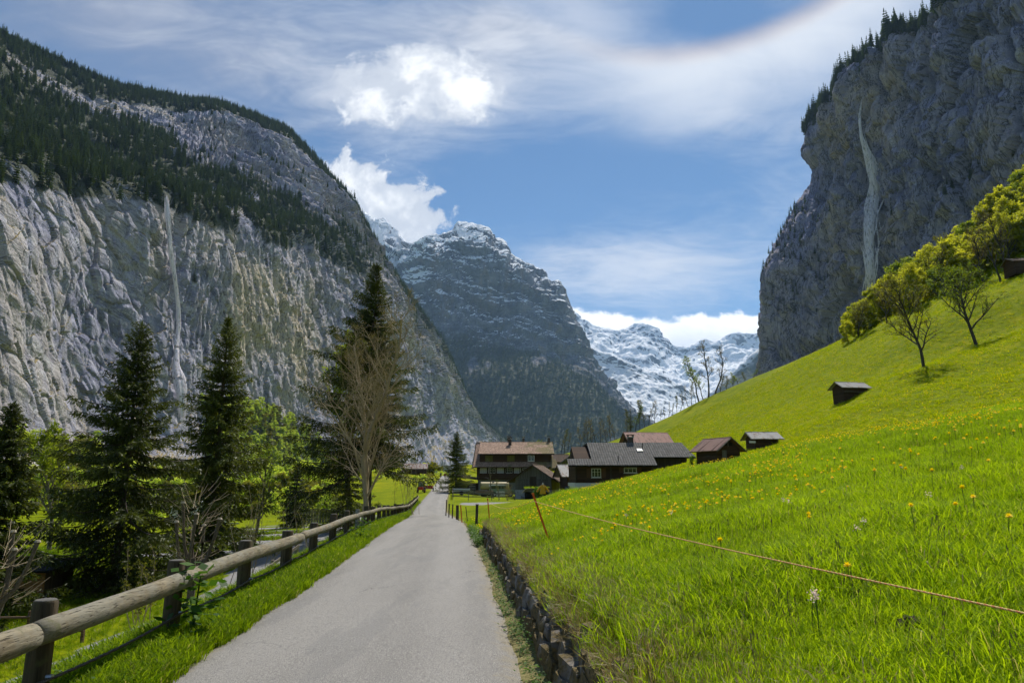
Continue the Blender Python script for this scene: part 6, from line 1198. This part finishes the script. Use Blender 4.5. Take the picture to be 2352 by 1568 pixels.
# overgrown root cellar, raincoat on its pole, bin, trampoline
x, y, z = at(1232, 1140, 98); t = thing('earth_cellar', 'low earth roof overgrown with grass before the timber barn', 'shed', (x, y, H(x, y)))
MB().box(-1.6, 1.8, 0, 1.6, -.3, 1.0).build('wall', M_DARK, t); V = []; 
q = MB(); q.extrude([(-2.0, -.5, .85), (-1.5, -.5, 1.45), (1.9, -.5, 1.60), (2.0, -.5, 1.25), (-1.3, -.5, 1.05)], (0, 2.2, 0)); q.build('turf_roof', plain('dry turf', (.10, .085, .045), .95, .4, 4., bump=.9), t)
n_ = 90; P = np.stack([rg.uniform(-1.7, 1.9, n_), rg.uniform(-.5, 1.6, n_), rg.uniform(1.45, 1.55, n_)], 1); scatter('turf_grass', None, P, np.stack([0*P[:, 0], 0*P[:, 0], rg.rand(n_)*6], 1), rg.uniform(.9, 1.8, n_), rg.randint(0, 7, n_), TUFT, t)
x, y, z = at(1247, 1150, 92); t = thing('yellow_raincoat', 'yellow raincoat hung on a pole before the timber barn', 'raincoat', (x, y, H(x, y)+.25)); MY = plain('yellow oilskin', (.62, .33, .012), .5, .2, 3.)
V = []; F = []; m_ = 14
for i, (zz, rx, ry_) in enumerate(((.35, .42, .24), (.8, .36, .22), (1.3, .30, .2), (1.45, .22, .16), (1.52, .10, .09))):
    V += [(rx*math.cos(a)*(1+.10*math.sin(a*5+i)), ry_*math.sin(a)*(1+.1*math.sin(a*5)), zz) for a in [2*math.pi*k_/m_ for k_ in range(m_)]]
for i in range(4): F += [(i*m_+k_, i*m_+(k_+1) % m_, (i+1)*m_+(k_+1) % m_, (i+1)*m_+k_) for k_ in range(m_)]
MB().add(V, F).build('coat', MY, t, True)
for s_ in (-1, 1): MB().tube([(s_*.2, 0, 1.40), (s_*.5, -.02, 1.05), (s_*.78, -.03, .62)], [.12, .12, .14], 10).build('sleeve', MY, t, True)
MB().tube([(0, 0, -.5), (0, 0, 1.7)], .035, 8).build('pole', M_DARKP, t); MB().tube([(0, 0, 1.55), (0, 0, 1.66), (0, 0, 1.75), (0, 0, 1.82)], [.10, .11, .05, .04], 10).build('bottle', M_FRAME, t, True)
x, y, z = at(1307, 1132, 88); t = thing('blue_barrel', 'dark blue barrel beside the grey-roofed house', 'barrel', (x-.2, y, H(x, y))); MB().tube([(0, 0, 0), (0, 0, .1), (0, 0, .45), (0, 0, .8), (0, 0, .88)], [.27, .30, .32, .30, .26], 16).build('body', plain('blue plastic', (.02, .035, .12), .5, .15), t, True); MB().tube([(0, 0, .88), (0, 0, .93)], .28, 16).build('lid', M_BLKP, t)
x, y, z = at(1256, 1120, 118); x, y = at(1272, 1120, 120)[:2]; t = thing('trampoline', 'round blue trampoline behind the timber barn', 'trampoline', (x+1.6, y, H(x, y)+.4)); MB().tube([(0, 0, .85), (0, 0, .92)], 1.5, 24).build('pad', plain('blue pad', (.03, .15, .32), .6), t)
for k_ in range(6): a = k_*1.047; MB().tube([(1.35*math.cos(a), 1.35*math.sin(a), -.4), (1.35*math.cos(a), 1.35*math.sin(a), .86)], .03, 6).build('leg', M_STEEL, t)
# bare garden trees and shrubs
limb_tree('garden_tree', 'bare espalier-like garden tree before the farmhouse', spot(1130, 1146, 101), 5.4, .75, 51, M_BARKG, None, counts=(11, 4), up=.5, clear=.35, trunk_r=.10, ratio=(.38, .4))
limb_tree('garden_shrub', 'brown twiggy shrub on the garden lawn', spot(1165, 1155, 90), 1.7, 1.3, 52, M_TWIG, M_DULL, counts=(14, 7, 4), clear=.03, leaf=2, leaf_size=.06, cat='shrub')
limb_tree('garden_tree', 'thin leafy sapling beside the twiggy garden shrub', spot(1146, 1155, 91), 3.0, .3, 53, M_BARKG, M_OLIVE, counts=(12, 4), leaf=5, leaf_size=.09)
limb_tree('garden_tree', 'thin bare sapling before the leaning poles', spot(1183, 1152, 92), 2.2, .3, 54, M_BARKD, M_OLIVE, counts=(8, 3), leaf=3, leaf_size=.08)
limb_tree('garden_shrub', 'dark leafy bush beside the yellow raincoat', spot(1238, 1148, 94), 1.3, 1.6, 55, M_BARKD, M_WEED, counts=(12, 6, 3), leaf=7, leaf_size=.12, clear=.05, cat='shrub')
limb_tree('garden_shrub', 'small green bush left of the grey plank hut', spot(1595, 1072, 66), 1.1, 1.2, 56, M_BARKD, M_WEED, counts=(10, 5, 3), leaf=5, leaf_size=.08, clear=.05, cat='shrub')
# campsite below the rail
M_CABIN = plain('honey log boards', (.30, .155, .052), .7, .25, 3., stretch=(.4, 1, 4)); x, y = -20.2, 27.4; t = thing('log_cabin', 'honey-coloured log cabin under the spruces below the rail', 'cabin', (x, y, H(x, y)), R(12))
MB().box(-2.0, 2.0, .04, 3, -.3, 1.25).build('wall', M_TIMBV, t)
for k_ in range(8): MB().box(-2.08, 2.08, -.06, .04, .02+k_*.155, .16+k_*.155).build('board', M_CABIN, t)
slab((-2.3, -.25, 1.30), (2.3, -.25, 1.30), (2.3, 3.3, 1.42), (-2.3, 3.3, 1.42), .08).build('roof', M_DARK, t)
def caravan(label, x, y, rz, s=1.):
    t = thing('caravan', label, 'caravan', (x, y, H(x, y)), rz); b = MB(); b.extrude([(-2.2, -1, .45), (2.2, -1, .45), (2.35, -1, 1.3), (2.0, -1, 2.4), (-2.0, -1, 2.45), (-2.35, -1, 1.3)], (0, 2, 0)); b.build('body', M_FRAME, t)
    for xx in (-1.2, .9): panel((xx, -1, 1.6), (1, 0, 0), (0, -1, 0), 1.0, .6, -.01, .02).build('window', M_GLASS, t)
    for yy in (-.95, .95): MB().tube([(0, yy-.1, .33), (0, yy+.1, .33)], .33, 14).build('wheel', M_TYRE, t, True)
    MB().bar((2.2, 0, .5), (3.3, 0, .45), .1, .1).build('drawbar', M_STEEL, t)
caravan('white caravan glimpsed between the two tall spruces', -27.5, 62, R(20))
t = thing('paling_fence', 'grey upright paling fence beside the small spruce', 'fence', (-19.6, 66, H(-19.6, 66)))
for k_ in range(26): MB().box(-1.6+k_*.26, -1.6+k_*.26+.22, -.02, .02, -.1, 1.25+.06*((k_*5) % 3)).build('paling', M_GREYW, t)
for h_ in (.3, .95): MB().box(-1.7, 5.2, .021, .07, h_, h_+.08).build('rail', M_GREYW, t)
# ------------------------------------------------------------------ walkers far up the road
def person(label, x, y, rz, coat, trousers, h=1.72):
    sk = {'pel': (0, 0, .52, .095), 'che': (0, 0, .74, .105), 'nec': (0, -.005, .84, .045), 'hea': (0, -.01, .91, .062), 'top': (0, -.005, .965, .05)}
    for s_, a in ((1, 'l'), (-1, 'r')): sk.update({'hip'+a: (.05*s_, 0, .49, .065), 'kne'+a: (.055*s_, -.05*s_, .27, .042), 'ank'+a: (.055*s_, .06*s_, .03, .03), 'toe'+a: (.055*s_, .06*s_-.07, .012, .022), 'sho'+a: (.105*s_, 0, .79, .048), 'elb'+a: (.135*s_, .03*s_, .63, .033), 'han'+a: (.135*s_, -.06*s_, .50, .024)})
    ed = [('pel', 'che'), ('che', 'nec'), ('nec', 'hea'), ('hea', 'top')]
    for a in 'lr': ed += [('pel', 'hip'+a), ('hip'+a, 'kne'+a), ('kne'+a, 'ank'+a), ('ank'+a, 'toe'+a), ('che', 'sho'+a), ('sho'+a, 'elb'+a), ('elb'+a, 'han'+a)]
    ks = list(sk); me = bpy.data.meshes.new('person'); me.from_pydata([[c*h for c in sk[k_][:3]] for k_ in ks], [(ks.index(a), ks.index(b)) for a, b in ed], []); o = mobj('person', me, None, (x, y, float(road_z(y))+.03)); o.rotation_euler = (0, 0, rz)
    md = o.modifiers.new('skin', 'SKIN'); md.use_smooth_shade = True
    for i, k_ in enumerate(ks): me.skin_vertices[0].data[i].radius = (sk[k_][3]*h,)*2; me.skin_vertices[0].data[i].use_root = k_ == 'pel'
    o.modifiers.new('sub', 'SUBSURF').levels = 1; o.modifiers['sub'].render_levels = 1
    m, n = newmat('walker clothes'); zz = n.n('ShaderNodeSeparateXYZ', {0: n.n('ShaderNodeTexCoord').outputs['Object']}).outputs[2]; c = n.mix(n.step(zz, .52*h, .53*h), trousers, coat); c = n.mix(n.step(zz, .845*h, .85*h), c, (.42, .26, .19)); c = n.mix(n.step(zz, .93*h, .935*h), c, (.05, .035, .025)); out(n, pbsdf(n, c, .8)); me.materials.append(m)
    return tag(o, label, 'person')
person('person in a red top walking on the far road', float(road_x(214))+.2, 214, .2, (.30, .035, .025), (.03, .03, .035)); person('person in dark clothes walking at the left edge of the far road', float(road_x(218))-1.2, 218, .1, (.05, .06, .07), (.03, .03, .03)); person('person in a blue top walking at the right of the far road', float(road_x(216))+1.5, 216, -.1, (.03, .05, .16), (.30, .30, .32)); person('person in a white top behind the roadside spruce', float(road_x(205))+1.9, 205, 0, (.55, .55, .56), (.05, .06, .12))
# ------------------------------------------------------------------ waterfalls
def fall(label, G, pts, strands, mat, name='waterfall', off=3., rad=1.3):
    F = grid_faces(*G.shape[:2]); bv = BVHTree.FromPolygons([tuple(p) for p in G.reshape(-1, 3)], [tuple(f) for f in F.tolist()]); t = thing(name, label, 'waterfall'); C = Vector((0, 0, EYE)); g = np.random.RandomState(len(pts))
    vs = np.array([p[1] for p in pts], float); us = np.array([p[0] for p in pts], float); ws = np.array([p[2] for p in pts], float); vv = np.linspace(vs[0], vs[-1], 60); uu = pchip(vs, us, vv); ww = np.interp(vv, vs, ws); base = []
    for u, v in zip(uu, vv):
        d_ = Vector(at(u, v, 100))-C; h_ = bv.ray_cast(C, d_.normalized()); base.append(h_[3] if h_[0] else (base[-1] if base else 600))
    base = np.array(base); ii = np.arange(60); base = np.minimum(base, np.polyval(np.polyfit(ii, base, 4), ii))-off; base = np.convolve(np.pad(base, 5, mode='edge'), np.ones(11)/11, 'valid')
    for s_ in range(strands):
        o = np.clip(g.normal(0, .62), -1.6, 1.6); i0 = int(g.uniform(0, .75)*60*(s_ > 1)); i1 = 60 if s_ < 2 else min(60, i0+g.randint(16, 46)); ps = []; rs = []; core = s_ < strands*.22
        if core: o *= .35; i0 = 0 if s_ % 2 else int(g.rand()*14); i1 = 60
        ph = g.rand()*9
        for i in range(i0, i1):
            u = uu[i]+o*ww[i]*.5*(1+.3*math.sin(i*.4+ph))+.25*math.sin(i*.9+ph); d_ = (Vector(at(u, vv[i], 100))-C).normalized(); ps.append(C+d_*(base[i]-.4*(s_ % 4))); e = min(1, (i-i0)/5., (i1-1-i)/5.); rs.append(max(.03, rad*(1.9 if core else 1.)*(.5+.035*ww[i])*e*g.uniform(.8, 1.1)*base[i]/FPX))
        if len(ps) > 4: MB().tube(ps, rs, 6).build('water_strand', mat, t, True)
    return t
def water_mat(name, dens):
    m, n = newmat(name); pos = n.n('ShaderNodeNewGeometry').outputs['Position']; f = n.noise(n.mapv(pos, (1, 1, .16)), .55, 5., .7); a = n.mul(n.step(f, .32, .52), dens); s = n.n('ShaderNodeMixShader', {0: a, 1: n.n('ShaderNodeBsdfTransparent').outputs[0], 2: n.n('ShaderNodeMixShader', {0: .4, 1: n.n('ShaderNodeBsdfDiffuse', {'Color': (.97, .93, .99, 1)}).outputs[0], 2: n.n('ShaderNodeBsdfTranslucent', {'Color': (.97, .93, .99, 1)}).outputs[0]}).outputs[0]}); out(n, s); return m
M_FALL = water_mat('falling water', 1.); M_SPRAY = water_mat('thin falling spray', .85)
fall('thin white waterfall down the left cliff', LG, [(383, 448, 5), (387, 500, 7), (391, 560, 6), (402, 640, 4), (409, 700, 5), (411, 740, 5), (406, 790, 7), (405, 835, 9), (412, 870, 14), (417, 920, 12), (420, 960, 16)], 40, M_FALL, rad=2.7, off=11.)
fall('broad veil-like waterfall down the right cliff', RG, [(1979, 228, 2), (1975, 270, 5), (1978, 310, 8), (1990, 345, 13), (2006, 385, 24), (2010, 430, 30), (2002, 490, 28), (1998, 560, 24), (2000, 620, 20), (1999, 690, 20)], 110, M_FALL, rad=.9, off=8.)
# ================================================================== the air of the valley
m = bpy.data.materials.new('valley haze'); m.use_nodes = True; n = NT(m.node_tree)
pv = n.n('ShaderNodeVolumePrincipled', {'Color': (.42, .66, 1., 1), 'Density': 3.8e-5, 'Anisotropy': .25})
n.t.links.new(pv.outputs[0], n.n('ShaderNodeOutputMaterial').inputs['Volume'])
hz = MB().box(-6900, 6900, -1400, 8500, -12, 2350).build('haze', m); tag(hz, 'thin blue valley haze', kind='stuff')
